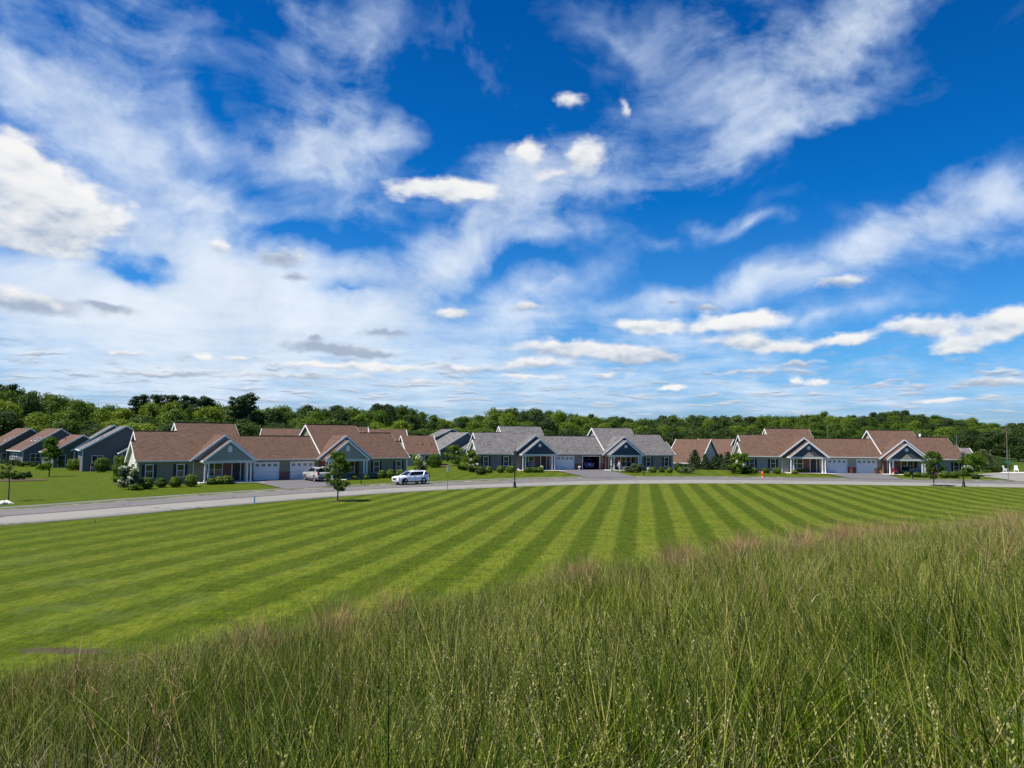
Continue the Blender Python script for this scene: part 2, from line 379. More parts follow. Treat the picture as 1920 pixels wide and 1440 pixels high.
def gp(px, py):                                         # where the line of sight meets the ground
    d = ray(px, py); s = 6.1 / max(1e-3, -d.z) if d.z < 0 else 500
    for _ in range(30):
        p = EYE + d * s; s += (p.z - H(p.x, p.y)) / max(1e-3, -d.z) * .7
    return EYE + d * s
def onground(x, y, dz=0): return Vector((x, y, H(x, y) + dz))

angs = np.radians(np.concatenate([np.linspace(-180, -46, 34)[:-1], np.linspace(-46, 46, 461), np.linspace(46, 180, 34)[1:]]))
radii = np.concatenate([[.15], np.geomspace(.6, 16, 60), np.geomspace(16.2, 170, 215), np.geomspace(176, 4000, 36)])
A, Rr = np.meshgrid(angs, radii)
gx = Rr * np.sin(A); gy = Rr * np.cos(A); gz = height(gx, gy)
nr, na = gx.shape
verts = np.stack([gx, gy, gz], -1).reshape(-1, 3)
ii = np.arange(nr - 1)[:, None] * na + np.arange(na - 1)[None, :]
fc = np.stack([ii, ii + 1, ii + na + 1, ii + na], -1).reshape(-1, 4)
me = bpy.data.meshes.new('ground')
me.vertices.add(len(verts)); me.vertices.foreach_set('co', verts.ravel())
me.loops.add(fc.size); me.loops.foreach_set('vertex_index', fc.ravel())
me.polygons.add(len(fc)); me.polygons.foreach_set('loop_start', np.arange(0, fc.size, 4)); me.polygons.foreach_set('loop_total', np.full(len(fc), 4))
me.polygons.foreach_set('use_smooth', np.ones(len(fc), bool))
me.update(); me.validate()
ROADX = [-70, -33.5, -29.6, -26.6, -23.3, -18.9, -13.7, -3.6, 8.8, 23, 37, 49, 58]; ROADY = [18, 46.5, 50.5, 56, 61, 66, 72, 80, 88, 90, 88, 85, 84]
tt = np.clip(gx / np.maximum(np.maximum(gy, Rr * .25), 1e-3), -3, 3)
dE, zE, wE = edge_at(tt)
hillm = np.clip(.5 - (np.maximum(gy, Rr * .25) - dE) / .5, 0, 1)
tl = .175 + .16 * ss(-gx, 0, 34)
stripe = (gx - tl * (gy - 60)) / 1.20                    # one unit per mower pass
nearx = np.interp(gx, ROADX, ROADY); beyond = ss(gy - nearx, 2, 6)
for nm, arr in (('beyond', beyond), ('hillmask', hillm), ('pass_no', stripe), ('bank', np.clip(zE * np.clip(1 - (gy - dE) / wE, 0, 1), 0, 2))):
    at_ = me.attributes.new(nm, 'FLOAT', 'POINT'); at_.data.foreach_set('value', arr.ravel().astype(np.float32))
ground = bpy.data.objects.new('ground', me); COL.objects.link(ground); ground['kind'] = 'structure'

def lawn_nodes(t, b, stripes=True):
    geo = t.new('ShaderNodeNewGeometry').outputs['Position']
    grain = t.noise(t.mapping(geo, scale=(1, .13, 1)), 6.5, 5, .8); mid = t.noise(geo, .9, 5, .65); big = t.noise(geo, .07, 3, .55)
    streak = t.noise(t.mapping(geo, scale=(.35, 3.0, 1)), 1.4, 5, .7)
    fine = t.noise(t.mapping(geo, scale=(1, .16, 1)), 17, 3, .8)
    base = t.ramp(mid, [(.30, (.041, .062, .0008)), (.5, (.057, .081, .001)), (.72, (.080, .099, .002))])
    base = t.mix(t.math('MULTIPLY', t.mapr(big, .42, .66), .35), base, (.066, .085, .003))
    gr = t.math('ADD', t.math('MULTIPLY', grain, .6), t.math('ADD', t.math('MULTIPLY', streak, .30), t.math('MULTIPLY', fine, .60)))
    g3 = t.mapr(gr, .56, .96, .22, 1.85, False)
    base = t.mix(1, base, t.new('ShaderNodeCombineColor', inp={0: g3, 1: g3, 2: g3}).outputs[0], 'MULTIPLY')
    return geo, base, grain, mid, big, fine
mg, t, b = material('grass_ground')
geo, base, grain, mid, big, fine = lawn_nodes(t, b)
def attr(t, n): return t.new('ShaderNodeAttribute', attribute_name=n).outputs['Fac']
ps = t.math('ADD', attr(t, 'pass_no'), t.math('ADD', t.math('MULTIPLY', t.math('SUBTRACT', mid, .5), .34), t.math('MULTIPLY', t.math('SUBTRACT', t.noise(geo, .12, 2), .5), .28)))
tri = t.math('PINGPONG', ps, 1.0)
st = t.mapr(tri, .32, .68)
gy_ = t.new('ShaderNodeSeparateXYZ', inp={0: geo}).outputs
onlawn = t.math('MULTIPLY', t.mapr(attr(t, 'beyond'), 0, 1, 1, .35), t.mapr(attr(t, 'bank'), 1.2, .3, .30, 1))
soft = t.math('MULTIPLY', t.math('MULTIPLY', onlawn, t.mapr(gy_[0], -34, 2, .42, 1)), t.mapr(t.noise(geo, .35, 4, .65), .25, .62, .45, 1))
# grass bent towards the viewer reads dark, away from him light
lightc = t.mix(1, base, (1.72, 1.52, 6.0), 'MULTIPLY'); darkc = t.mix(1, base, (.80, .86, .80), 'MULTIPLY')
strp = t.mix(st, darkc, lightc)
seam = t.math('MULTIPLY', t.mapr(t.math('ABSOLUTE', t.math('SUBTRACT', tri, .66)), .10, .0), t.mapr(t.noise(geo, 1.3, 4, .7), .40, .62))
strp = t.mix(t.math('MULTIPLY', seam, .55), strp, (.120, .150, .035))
lawn = t.mix(soft, t.mix(.35, base, (.062, .098, .005)), strp)
yel = t.math('MULTIPLY', t.mapr(t.noise(geo, .35, 4), .48, .70), t.mapr(attr(t, 'bank'), .02, .5, .12, .65))
lawn = t.mix(yel, lawn, (.125, .135, .008))
pale = t.math('MULTIPLY', t.mapr(t.noise(t.mapping(geo, (3, 3, 0)), .22, 5, .7), .50, .64), t.mapr(gy_[0], -2, -16, 0, .22))
lawn = t.mix(t.math('MULTIPLY', pale, t.mapr(gy_[1], 48, 24)), lawn, (.13, .155, .055))
dd = t.vmath('SUBTRACT', t.vmath('ADD', geo, t.vmath('MULTIPLY', t.vmath('SUBTRACT', t.noise(geo, 1.6, 5, .7, 'Color'), (.5, .5, .5)), (1.8, .9, 0))), (-12.3, 20.9, 0))
dd = t.mapping(dd, rot=(0, 0, .6), scale=(.62, 2.4, 0))
ln = t.new('ShaderNodeVectorMath', operation='LENGTH', inp={0: dd}).outputs['Value']
lawn = t.mix(t.mapr(ln, 1.0, .55, 0, .85), lawn, t.ramp(fine, [(.35, (.035, .028, .018)), (.7, (.11, .085, .055))]))
soil = t.ramp(t.noise(geo, 7, 5, .7), [(.3, (.018, .022, .006)), (.55, (.05, .052, .018)), (.75, (.13, .11, .06))])
far = t.mix(t.mapr(gy_[1], 180, 260), lawn, (.035, .06, .012))
t.set(b, 'Base Color', t.mix(attr(t, 'hillmask'), far, soil)); t.set(b, 'Roughness', .9); t.set(b, 'Specular IOR Level', .08)
bn = t.new('ShaderNodeBump', inp={'Strength': .9, 'Distance': .06, 'Height': t.math('ADD', grain, t.math('MULTIPLY', fine, .5))}); t.set(b, 'Normal', bn.outputs[0])
me.materials.append(mg); M['ground'] = mg

# ------------------------------------------------------------------ road and pavements
def resample(pts, step=1.2):
    P = [Vector((p[0], p[1])) for p in pts]; P = [P[0] * 2 - P[1]] + P + [P[-1] * 2 - P[-2]]
    out = []
    for i in range(1, len(P) - 2):
        a, b_, c, d = P[i - 1:i + 3]; n = max(2, int((c - b_).length / step))
        for k in range(n):
            q = k / n
            out.append(.5 * ((2 * b_) + (c - a) * q + (2 * a - 5 * b_ + 4 * c - d) * q * q + (3 * b_ - a - 3 * c + d) * q ** 3))
    out.append(P[-2]); return out
def flatpx(lst): return [tuple(gp(px, py)[:2]) for px, py in lst]
NEAR = flatpx([(0, 987), (160, 976), (320, 957.5), (440, 947), (570, 937), (700, 926), (900, 915.5), (1100, 908), (1320, 906), (1540, 908), (1760, 911.6), (1915, 914)])
def smoothline(pts, it=2):
    for _ in range(it):
        pts = [pts[0]] + [tuple(np.array(pts[i - 1]) * .25 + np.array(pts[i]) * .5 + np.array(pts[i + 1]) * .25) for i in range(1, len(pts) - 1)] + [pts[-1]]
    return pts
def extend(pts, n0, n1):
    a, b_ = np.array(pts[0]), np.array(pts[1]); u = (a - b_) / np.linalg.norm(a - b_)
    c, d = np.array(pts[-1]), np.array(pts[-2]); v = (c - d) / np.linalg.norm(c - d)
    return [tuple(a + u * n0)] + pts + [tuple(c + v * n1)]
NEARC = resample(extend(NEAR, 40, 50))
for _ in range(60): NEARC = [NEARC[0]] + [NEARC[i - 1] * .25 + NEARC[i] * .5 + NEARC[i + 1] * .25 for i in range(1, len(NEARC) - 1)] + [NEARC[-1]]
def offset(line, d):
    out = []
    for i, p in enumerate(line):
        q = (line[min(i + 3, len(line) - 1)] - line[max(i - 3, 0)]).normalized(); out.append(p + Vector((-q.y, q.x)) * (d(p) if callable(d) else d))
    return out
def strip(name, l0, l1, dz, mat, sub=6, side=True):
    mb = MB(); rows = []
    for a, b_ in zip(l0, l1):
        r = [onground(*(a.lerp(b_, k / sub)), dz) for k in range(sub + 1)]
        if side: r = [r[0] - Vector((0, 0, .08))] + r + [r[-1] - Vector((0, 0, .08))]
        rows.append(r)
    mb.grid(rows, 0, False, True)
    o = mb.build(name, mat); o['kind'] = 'structure'; return o
def RW(p): return float(np.interp(p.x, [-60, -30, -10, 10, 60], [10.2, 10.2, 9.8, 9.2, 9.2]))
MID = offset(NEARC, lambda p: RW(p) * .5); FAR = offset(NEARC, RW)
strip('road', NEARC, FAR, .03, M['road_light'])
strip('road_patched_lane', offset(NEARC, lambda p: RW(p) * .52), offset(NEARC, lambda p: RW(p) + .02), .040, M['road_dark'])
VER = offset(NEARC, lambda p: RW(p) + .95); WLK = offset(NEARC, lambda p: RW(p) + 2.35)
mv, t, b = material('verge_grass')
geo, base, grain, mid, big, fine = lawn_nodes(t, b)
uvx = attr(t, 'across')
strw = t.mapr(t.math('ADD', uvx, t.math('MULTIPLY', t.math('SUBTRACT', t.noise(geo, .5, 5, .7), .40), 2.6)), .62, .12)
t.set(b, 'Base Color', t.mix(strw, base, t.ramp(grain, [(.3, (.30, .25, .12)), (.7, (.52, .46, .28))]))); t.set(b, 'Roughness', .9)
vg = strip('grass_verge', offset(NEARC, lambda p: RW(p) - .12 + .15 * math.sin(p.x * 1.3) * math.sin(p.x * .37)), VER, .055, mv, 6, False)
aa = vg.data.attributes.new('across', 'FLOAT', 'POINT'); aa.data.foreach_set('value', np.tile(np.linspace(0, 1, 7), len(NEARC)).astype(np.float32))
strip('sidewalk', VER, WLK, .035, M['walk'], 2)
def patch(name, pts, dz, mat, n=8):
    """a four-cornered sheet that follows the ground"""
    a, b_, c, d = [Vector(p[:2]) for p in pts]; mb = MB()
    mb.grid([[onground(*(a.lerp(d, i / n)).lerp(b_.lerp(c, i / n), j / n), dz) for j in range(n + 1)] for i in range(n + 1)])
    o = mb.build(name, mat); o['kind'] = 'structure'; return o
def ngon(name, pts, dz, mat, kind='structure'):
    c = sum((Vector(p[:2]) for p in pts), Vector((0, 0))) / len(pts); mb = MB()
    rows = [[onground(*(c.lerp(Vector(p[:2]), k / 6)), dz) for p in pts] for k in range(7)]
    mb.grid(rows, 0, True); o = mb.build(name, mat); o['kind'] = kind; return o
# ------------------------------------------------------------------ houses
class Plane:
    """a wall plane: P(s, z, out)"""
    def __init__(s, a, b, n): s.a = Vector(a); s.d = (Vector(b) - s.a); s.len = s.d.length; s.d.normalize(); s.n = Vector(n)
    def P(s, q, z, out=0): return s.a + s.d * q + Vector((0, 0, z)) + s.n * out
    def box(s, mb, q0, q1, z0, z1, o0, o1, m=0):
        mb.box(s.P((q0 + q1) / 2, (z0 + z1) / 2, (o0 + o1) / 2), (abs(q1 - q0) / 2, abs(o1 - o0) / 2, abs(z1 - z0) / 2), m, (s.d, s.n, Vector((0, 0, 1))))
def clap(mb, pl, z0, z1, f0, f1, h=.19, m=0, lap=.028):
    """lapped siding boards between f0(z) and f1(z)"""
    z = z0
    while z < z1 - 1e-3:
        t = min(z + h, z1); a0, a1, b0, b1 = f0(z), f1(z), f0(t), f1(t)
        if b1 < b0: b0 = b1 = (b0 + b1) / 2
        mb.face([pl.P(a0, z, lap), pl.P(a1, z, lap), pl.P(b1, t, .004), pl.P(b0, t, .004)], m)
        mb.face([pl.P(a0, z, .0), pl.P(a1, z, .0), pl.P(a1, z, lap), pl.P(a0, z, lap)], m)
        z = t
def wall_rect(root, name, pl, q0, q1, z0, z1, mat, parts=None, openings=()):
    """siding on a rectangle with openings left out (q0,q1,z0,z1)"""
    mb = MB(); cuts = sorted({q0, q1, *[o[0] for o in openings], *[o[1] for o in openings]})
    for a, b in zip(cuts, cuts[1:]):
        segs = [(z0, z1)]
        for o in openings:
            if o[0] <= a + 1e-4 and o[1] >= b - 1e-4:
                segs = [s_ for lo, hi in segs for s_ in ((lo, min(hi, o[2])), (max(lo, o[3]), hi)) if s_[1] - s_[0] > .01]
        for lo, hi in segs: clap(mb, pl, lo, hi, lambda z, a=a: a, lambda z, b=b: b)
    return mb.build(name, mat, root)
def window(root, pl, q0, q1, z0, z1, mull=0, shut=0, rec=0.0, smat=None, sash=True, z=True):
    w = .085; mb = MB()
    pl.box(mb, q0 - w, q1 + w, z1, z1 + w, rec + .0, rec + .075); pl.box(mb, q0 - w, q1 + w, z0 - w, z0, rec + .0, rec + .085)
    for a, b in ((q0 - w, q0), (q1, q1 + w)): pl.box(mb, a, b, z0, z1, rec + .0, rec + .073)
    for k in range(mull):
        c = q0 + (q1 - q0) * (k + 1) / (mull + 1); pl.box(mb, c - .045, c + .045, z0, z1, rec, rec + .07)
    if sash: pl.box(mb, q0, q1, (z0 + z1) / 2 - .025, (z0 + z1) / 2 + .025, rec, rec + .052)
    f = mb.build('window', M['white'], root)
    g = MB(); pl.box(g, q0 - .02, q1 + .02, z0 - .02, z1 + .02, rec - .02, rec + .032); g.build('pane', M['glass'], f)
    if shut:
        for a, b in ((q0 - w - shut - .02, q0 - w - .02), (q1 + w + .02, q1 + w + shut + .02)):
            s_ = MB(); pl.box(s_, a, b, z0 - .05, z1 + .05, .03, .07)
            n = 9
            for k in range(n):
                zc = z0 + (z1 - z0) * (k + .5) / n; pl.box(s_, a + .04, b - .04, zc - .03, zc + .03, .07, .085)
            s_.build('shutter', M['shutter'], root)
    return f
def garage_door(root, pl, q0, q1, z1=2.2, opened=False):
    mb = MB(); w = .11
    for a, b in ((q0 - w, q0), (q1, q1 + w)): pl.box(mb, a, b, 0.0, z1, -.1, .07)
    pl.box(mb, q0 - w, q1 + w, z1, z1 + w, -.1, .075)
    mb.build('door_frame', M['white'], root)
    if opened:
        d = MB()   # the dark room behind the lifted door
        for a, b, c, e in ((q0 - .1, q0 - .05, 0, -5), (q1 + .05, q1 + .1, 0, -5)): pl.box(d, a, b, .02, z1 + .1, c, e)
        pl.box(d, q0 - .1, q1 + .1, z1 + .1, z1 + .15, -.1, -5); pl.box(d, q0 - .1, q1 + .1, .01, z1 + .1, -5, -5.1)
        pl.box(d, q0 - .1, q1 + .1, -.02, .012, -.1, -5)
        d.build('garage_interior', M['dark'], root); return
    d = MB(); n = 4
    for k in range(n):
        a, b = z1 * k / n, z1 * (k + 1) / n - .015
        pl.box(d, q0, q1, a, b, -.06, -.02)
        if k < n - 1:
            for c in range(4):
                x0 = q0 + (q1 - q0) * (c + .10) / 4; x1 = q0 + (q1 - q0) * (c + .90) / 4; pl.box(d, x0, x1, a + .09, b - .08, -.02, -.008)
    g = d.build('garage_door', M['white'], root)
    wn = MB()
    for c in range(4):
        fr = MB()
        x0 = q0 + (q1 - q0) * (c + .22) / 4; x1 = q0 + (q1 - q0) * (c + .78) / 4
        pl.box(wn, x0, x1, z1 * .80, z1 * .93, -.02, -.012)
        pl.box(fr, (x0 + x1) / 2 - .015, (x0 + x1) / 2 + .015, z1 * .80, z1 * .93, -.012, -.004); pl.box(fr, x0, x1, z1 * .865 - .012, z1 * .865 + .012, -.012, -.003); fr.build('window_bar', M['white'], g)
    each(wn, 'door_window', M['glass'], g)
def front_door(root, pl, q0, q1, rec=0.0, light=False):
    mb = MB(); w = .1
    for a, b in ((q0 - w, q0), (q1, q1 + w)): pl.box(mb, a, b, .12, 2.25, rec, rec + .08)
    pl.box(mb, q0 - w, q1 + w, 2.25, 2.37, rec, rec + .085); mb.build('door_frame', M['white'], root)
    d = MB(); pl.box(d, q0, q1, .14, 2.25, rec - .02, rec + .04)
    for a, b in ((.3, .95), (1.05, 1.9)): pl.box(d, q0 + .14, q1 - .14, a, b, rec + .04, rec + .055)
    dd = d.build('front_door', M['black'], root)
    h = MB(); pl.box(h, q1 - .12, q1 - .08, 1.05, 1.15, rec + .055, rec + .1); h.build('handle', M['metal'], dd)
    g = MB(); pl.box(g, q0 + .12, q1 - .12, 1.95, 2.18, rec + .04, rec + .05); g.build('door_window', M['glass'], dd)

def duplex(name, X0, Y0, ang, z0, sid, side_mat, gab, roofm, label, group, vent='round', open_second=False, gable_tri=False, drop=0.0):
    root = empty(name, (X0, Y0, z0), ang, label, 'house', group)
    L = 33.2; PITCHR = .667; E = 2.65
    def rz(v): return E + PITCHR * (v + .4)
    for mirror in (False, True):
        sh = -.6 if mirror else 0.0
        def T(u, v, z): return Vector((L - u if mirror else u, v + sh, z - (drop if mirror else 0)))
        sx = -1 if mirror else 1
        front = (0, -1, 0); left = (-sx, 0, 0); back = (0, 1, 0); right = (sx, 0, 0)
        UM0, UM1 = 5.2, 11.8; UG = 16.0 if mirror else 21.7
        ufr = Plane(T(0, 0, 0), T(L, 0, 0), front)        # P(u, z, out)
        # ---- walls
        wall_rect(root, 'siding_wall', ufr, 0, 7.0, -.5, 2.45, sid, openings=[(.88, 1.58, .8, 2.15), (4.15, 4.85, .8, 2.15)])
        mb = MB()                                          # solid core behind the boards
        mb.bx(T(0.01, .03, -.6), T(.5, 6.1, 2.5)); mb.bx(T(.49, .032, -.6), T(5.3, 9.1, 2.52)); mb.bx(T(5.28, .55, -.6), T(UM1 - .02, 12.6, 2.54))
        if not mirror: mb.bx(T(UM1 - .04, 5.4, -.6), T(21.3, 7.9, 2.53)); mb.bx(T(UM1 - .03, .12, 2.28), T(21.3, 7.88, 2.5))
        mb.bx(T(UM1 - .035, .13, -.6), T(12.78, 5.5, 2.3)) if not mirror else None
        if not mirror:
            mb.bx(T(15.95, .13, -.6), T(17.25, 5.5, 2.3)); mb.bx(T(20.45, .13, -.6), T(21.3, 5.5, 2.3))
        mb.build('wall_core', side_mat, root)
        # left end: pop-out gable and the taller gable behind it
        pe = Plane(T(0, 0, 0), T(0, 6.2, 0), left)
        mbs = MB(); clap(mbs, pe, -.5, 2.5, lambda z: 0, lambda z: 6.2)
        clap(mbs, pe, 2.5, 4.7, lambda z: max(0, (z - rz(0)) / PITCHR + .05), lambda z: 6.2 - max(0, (z - rz(0)) / PITCHR + .45))
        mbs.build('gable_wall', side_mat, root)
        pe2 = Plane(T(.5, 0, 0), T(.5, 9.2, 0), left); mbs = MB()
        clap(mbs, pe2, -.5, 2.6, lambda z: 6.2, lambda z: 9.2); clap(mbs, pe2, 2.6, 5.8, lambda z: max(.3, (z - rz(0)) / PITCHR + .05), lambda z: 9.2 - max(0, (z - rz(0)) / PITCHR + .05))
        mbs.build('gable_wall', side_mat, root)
        window(root, pe, 2.1, 3.0, .8, 2.2, 0, .3)
        # main gable triangles
        for uu, nn in ((UM0, left), (UM1, right)):
            pm = Plane(T(uu, 0, 0), T(uu, 12.8, 0), nn); mbs = MB()
            clap(mbs, pm, 2.6, 6.85, lambda z: max(0, (z - rz(0)) / PITCHR + .1), lambda z: 12.8 - max(0, (z - rz(0)) / PITCHR + .5))
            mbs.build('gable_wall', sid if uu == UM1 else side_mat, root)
        # ---- roofs
        rb = MB(); th = .12
        def both(u0, u1, vr, vb, oh=.0):
            zr = rz(vr)
            rb.slab([T(u0, -.4, E), T(u1, -.4, E), T(u1, vr, zr), T(u0, vr, zr)], th)
            rb.slab([T(u0, vr, zr), T(u1, vr, zr), T(u1, vb, zr - (vb - vr) * PITCHR), T(u0, vb, zr - (vb - vr) * PITCHR)], th)
        both(-.3, .2, 2.9, 6.55); both(.2, UM0, 4.6, 9.6); both(UM0, UM1 + (.25 if mirror else 0), 6.2, 12.8)
        # short overhang of the main ridge over the wing
        rb.slab([T(UM0 - .3, 4.62, rz(4.62) + .01), T(UM0, 4.62, rz(4.62) + .01), T(UM0, 6.2, rz(6.2)), T(UM0 - .3, 6.2, rz(6.2))], th)
        if not mirror:
            rb.slab([T(UM1, -.4, E), T(21.6, -.4, E), T(21.6, 3.85, rz(3.85)), T(UM1, 3.85, rz(3.85))], th)
            rb.slab([T(UM1, 3.85, rz(3.85)), T(21.6, 3.85, rz(3.85)), T(21.6, 8.2, rz(3.85) - 4.35 * PITCHR), T(UM1, 8.2, rz(3.85) - 4.35 * PITCHR)], th)
            rb.slab([T(UM1, 3.87, rz(3.87) + .01), T(UM1 + .25, 3.87, rz(3.87) + .01), T(UM1 + .25, 6.2, rz(6.2)), T(UM1, 6.2, rz(6.2))], th)
        r_ = rb.build('roof', roofm, root)
        cp = MB()                                          # ridge caps
        for u0, u1, v in ((-.3, .2, 2.9), (.2, UM0 - .3, 4.6), (UM0 - .3, UM1 + .25, 6.2)) + (((UM1 + .25, 21.5, 3.85),) if not mirror else ()):
            cp.box(T((u0 + u1) / 2, v, rz(v) + .01), ((u1 - u0) / 2, .12, .03))
        each(cp, 'ridge_cap', roofm, r_)
        vs = MB()
        for k, (u, v) in enumerate(((3.2, 7.5), (8.4, 8.6), (9.8, 9.0))):
            vs.tube([T(u, v - .2, 5.4), T(u, v - .2, 6.1)], .05, 6)
        each(vs, 'vent_pipe', M['white'], r_)
        # porch gables
        pr = MB(); pk = 5.58; pc = 9.15; hw = 3.75
        zb_v = (pk - E) / PITCHR - .4
        for sg in (-1, 1):
            e = pc + sg * hw
            pr.slab([T(e, -.7, E + .012), T(pc, -.7, pk + .012), T(pc, zb_v, pk + .012), T(e, -.4, E + .012)], .1)
        pc2 = 9.42; hw2 = 2.88; pk2 = 4.95
        for sg in (-1, 1):
            e = pc2 + sg * hw2
            pr.slab([T(e, -2.1, E + .016), T(pc2, -2.1, pk2 + .016), T(pc2, -.1, pk2 + .016), T(e, -.1, E + .016)], .1)
        pr.build('porch_roof', roofm, root)
        # gable faces
        for c, h_, p_, v, nm in ((pc, hw, pk, -.45, 'back'), (pc2, hw2, pk2, -1.9, 'front')):
            pg = Plane(T(c - h_, v, 0), T(c + h_, v, 0), front); g_ = MB(); s8 = .8
            clap(g_, pg, E + .02, p_ - .12, lambda z: (z - E) / s8 + .12, lambda z: 2 * h_ - (z - E) / s8 - .12)
            g_.face([pg.P(.1, E, -.03), pg.P(2 * h_ - .1, E, -.03), pg.P(h_, p_ - .1, -.03)])
            go = g_.build('gable', gab, root)
            if nm == 'front':
                vb_ = MB()
                if vent == 'arch':
                    rows = [[pg.P(h_ + .23 * x_, 3.6 + y_, o_) for x_, y_ in ([(-1, 0), (1, 0)] + [(math.cos(a), .5 + .23 * math.sin(a)) for a in np.linspace(0, PI, 9)])] for o_ in (.03, .08)]
                else:
                    rows = [[pg.P(h_ + .27 * math.cos(a), 4.0 + .27 * math.sin(a), o_) for a in np.linspace(0, 2 * PI, 16, endpoint=False)] for o_ in (.03, .08)]
                vb_.grid(rows, 0, True, False); vb_.face(rows[1]); vb_.build('gable_vent', M['white'], go)
                if gable_tri:
                    tb = MB(); tb.face([pg.P(h_ - .85, E + .03, .06), pg.P(h_ + .85, E + .03, .06), pg.P(h_, E + .78, .06)]); tb.slab([pg.P(h_ - .85, E + .03, .06), pg.P(h_ + .85, E + .03, .06), pg.P(h_, E + .78, .06)], .04); tb.build('gable_ornament', M['cream'], go)
        # white trim: rakes and fascia
        fa = MB()
        def rake(a, b, dz=.2, w=.04, dirn=None):
            a, b = Vector(a), Vector(b); d = (b - a); n = Vector(dirn).normalized(); c = (a + b) / 2
            ax = (d.normalized(), n, d.normalized().cross(n)); fa.box(c - Vector((0, 0, dz / 2 + (.0 if abs(n.y) > .5 else .05))), (d.length / 2, w, dz / 2), 0, ax)
        rake(T(-.30, -.45, E), T(-.30, 2.9, rz(2.9)), dirn=left); rake(T(-.30, 2.9, rz(2.9)), T(-.30, 6.6, rz(2.9) - 3.7 * PITCHR), dirn=left)
        rake(T(.2, 2.9, rz(2.9)), T(.2, 4.6, rz(4.6)), dirn=left); rake(T(.2, 4.6, rz(4.6)), T(.2, 9.65, rz(4.6) - 5.05 * PITCHR), dirn=left)
        rake(T(UM0 - .30, 4.5, rz(4.5)), T(UM0 - .30, 6.2, rz(6.2)), dirn=left); rake(T(UM0 - .30, 6.2, rz(6.2)), T(UM0 - .30, 12.8, rz(6.2) - 6.6 * PITCHR), dirn=left)
        rr = -.45 if mirror else 3.9
        rake(T(UM1 + .25, rr, rz(rr)), T(UM1 + .25, 6.2, rz(6.2)), dirn=right); rake(T(UM1 + .25, 6.2, rz(6.2)), T(UM1 + .25, 12.8, rz(6.2) - 6.6 * PITCHR), dirn=right)
        if mirror:   # the wall under the step between garage roof and this roof
            s_ = MB(); pm = Plane(T(UM1, 0, 0), T(UM1, 12.8, 0), right)
            clap(s_, pm, 2.3, 2.62, lambda z: -.0, lambda z: 6.3)
            s_.build('gable_wall', sid, root)
        for sg in (-1, 1):
            rake(T(pc + sg * (hw + .1), -.74, E - .04), T(pc, -.74, pk + .03), dirn=front)
            rake(T(pc2 + sg * (hw2 + .1), -2.14, E - .04), T(pc2, -2.14, pk2 + .03), dirn=front)
        each(fa, 'rake_board', M['white'], root)
        gt = MB()
        for u0, u1 in ((-.3, UM0 + .15), (12.6, 21.6)) if not mirror else ((-.3, UM0 + .15),):
            gt.bx(T(u0, -.52, E - .14), T(u1, -.40, E + .0))
        each(gt, 'gutter', M['offwhite'], root)
        so_ = MB(); so_.bx(T(-.3, -.4, E - .16), T(UM0 + .2, .02, E - .14))
        if not mirror: so_.bx(T(12.5, -.4, E - .16), T(21.6, .12, E - .14))
        each(so_, 'soffit', M['offwhite'], root)
        for q in ([T(-.3, -.4, E - .13), T(0, -.4, E - .13), T(0, 2.9, rz(2.9) - .13), T(-.3, 2.9, rz(2.9) - .13)], [T(-.3, 2.9, rz(2.9) - .13), T(0, 2.9, rz(2.9) - .13), T(0, 6.5, rz(2.9) - .13 - 3.6 * PITCHR), T(-.3, 6.5, rz(2.9) - .13 - 3.6 * PITCHR)]):
            s2_ = MB(); s2_.slab(q, .02); s2_.build('soffit', M['offwhite'], root)
        # corner boards and downspouts
        cb = MB()
        for u_, v_ in ((.05, -.03), (-.03, .05)): cb.box(T(u_, v_, .98), (.07 if v_ < 0 else .03, .03 if v_ < 0 else .07, 1.48))
        cb.box(T(-.03, 6.15, .98), (.03, .07, 1.48)); each(cb, 'corner_board', M['offwhite'], root)
        ds = MB(); ds.tube([T(5.85, -.46, 2.5), T(5.85, -.08, 2.2), T(5.85, -.08, .1), T(5.85, -.3, 0)], .05, 6); ds.build('downspout', M['white'], root)
        # windows of the wing
        window(root, ufr, .88, 1.58, .8, 2.15, 0, .29); window(root, ufr, 4.15, 4.85, .8, 2.15, 0, .29)
        # ---- porch
        pf = MB(); pf.bx(T(6.15, -2.05, -.5), T(12.15, .06, .12)); pf.build('porch_floor', M['concrete'], root)
        bm = MB()
        bm.bx(T(6.5, -1.95, 2.33), T(12.2, -1.72, 2.64)); bm.bx(T(6.5, -1.72, 2.332), T(6.7, .45, 2.638)); bm.bx(T(11.9, -1.72, 2.332), T(12.1, .45, 2.638))
        each(bm, 'porch_beam', M['offwhite'], root)
        cl = MB(); cl.bx(T(6.35, -1.72, 2.46), T(11.9, .5, 2.5)); cl.build('porch_ceiling', M['offwhite'], root)
        for u in (6.74, 7.12, 11.48, 11.9):
            c_ = MB(); c_.bx(T(u - .08, -1.92, .12), T(u + .08, -1.76, 2.33)); c_.bx(T(u - .11, -1.95, .12), T(u + .11, -1.73, .34)); c_.bx(T(u - .10, -1.94, 2.24), T(u + .10, -1.74, 2.33))
            c_.build('column', M['white'], root)
        pw = Plane(T(6.2, .5, 0), T(12.1, .5, 0), front)
        bw = MB(); pw.box(bw, .78, 5.92, -.5, 2.5, -.15, 0); bw.bx(T(6.96, .03, -.5), T(7.02, .5, 2.46)); bw.bx(T(12.0, .02, -.5), T(12.1, .5, 2.46)) ; bw.build('brick_wall', M['brick'], root)
        window(root, pw, 1.25, 3.0, .75, 2.2, 1, 0, .01)
        front_door(root, pw, 4.2, 5.1, .01)
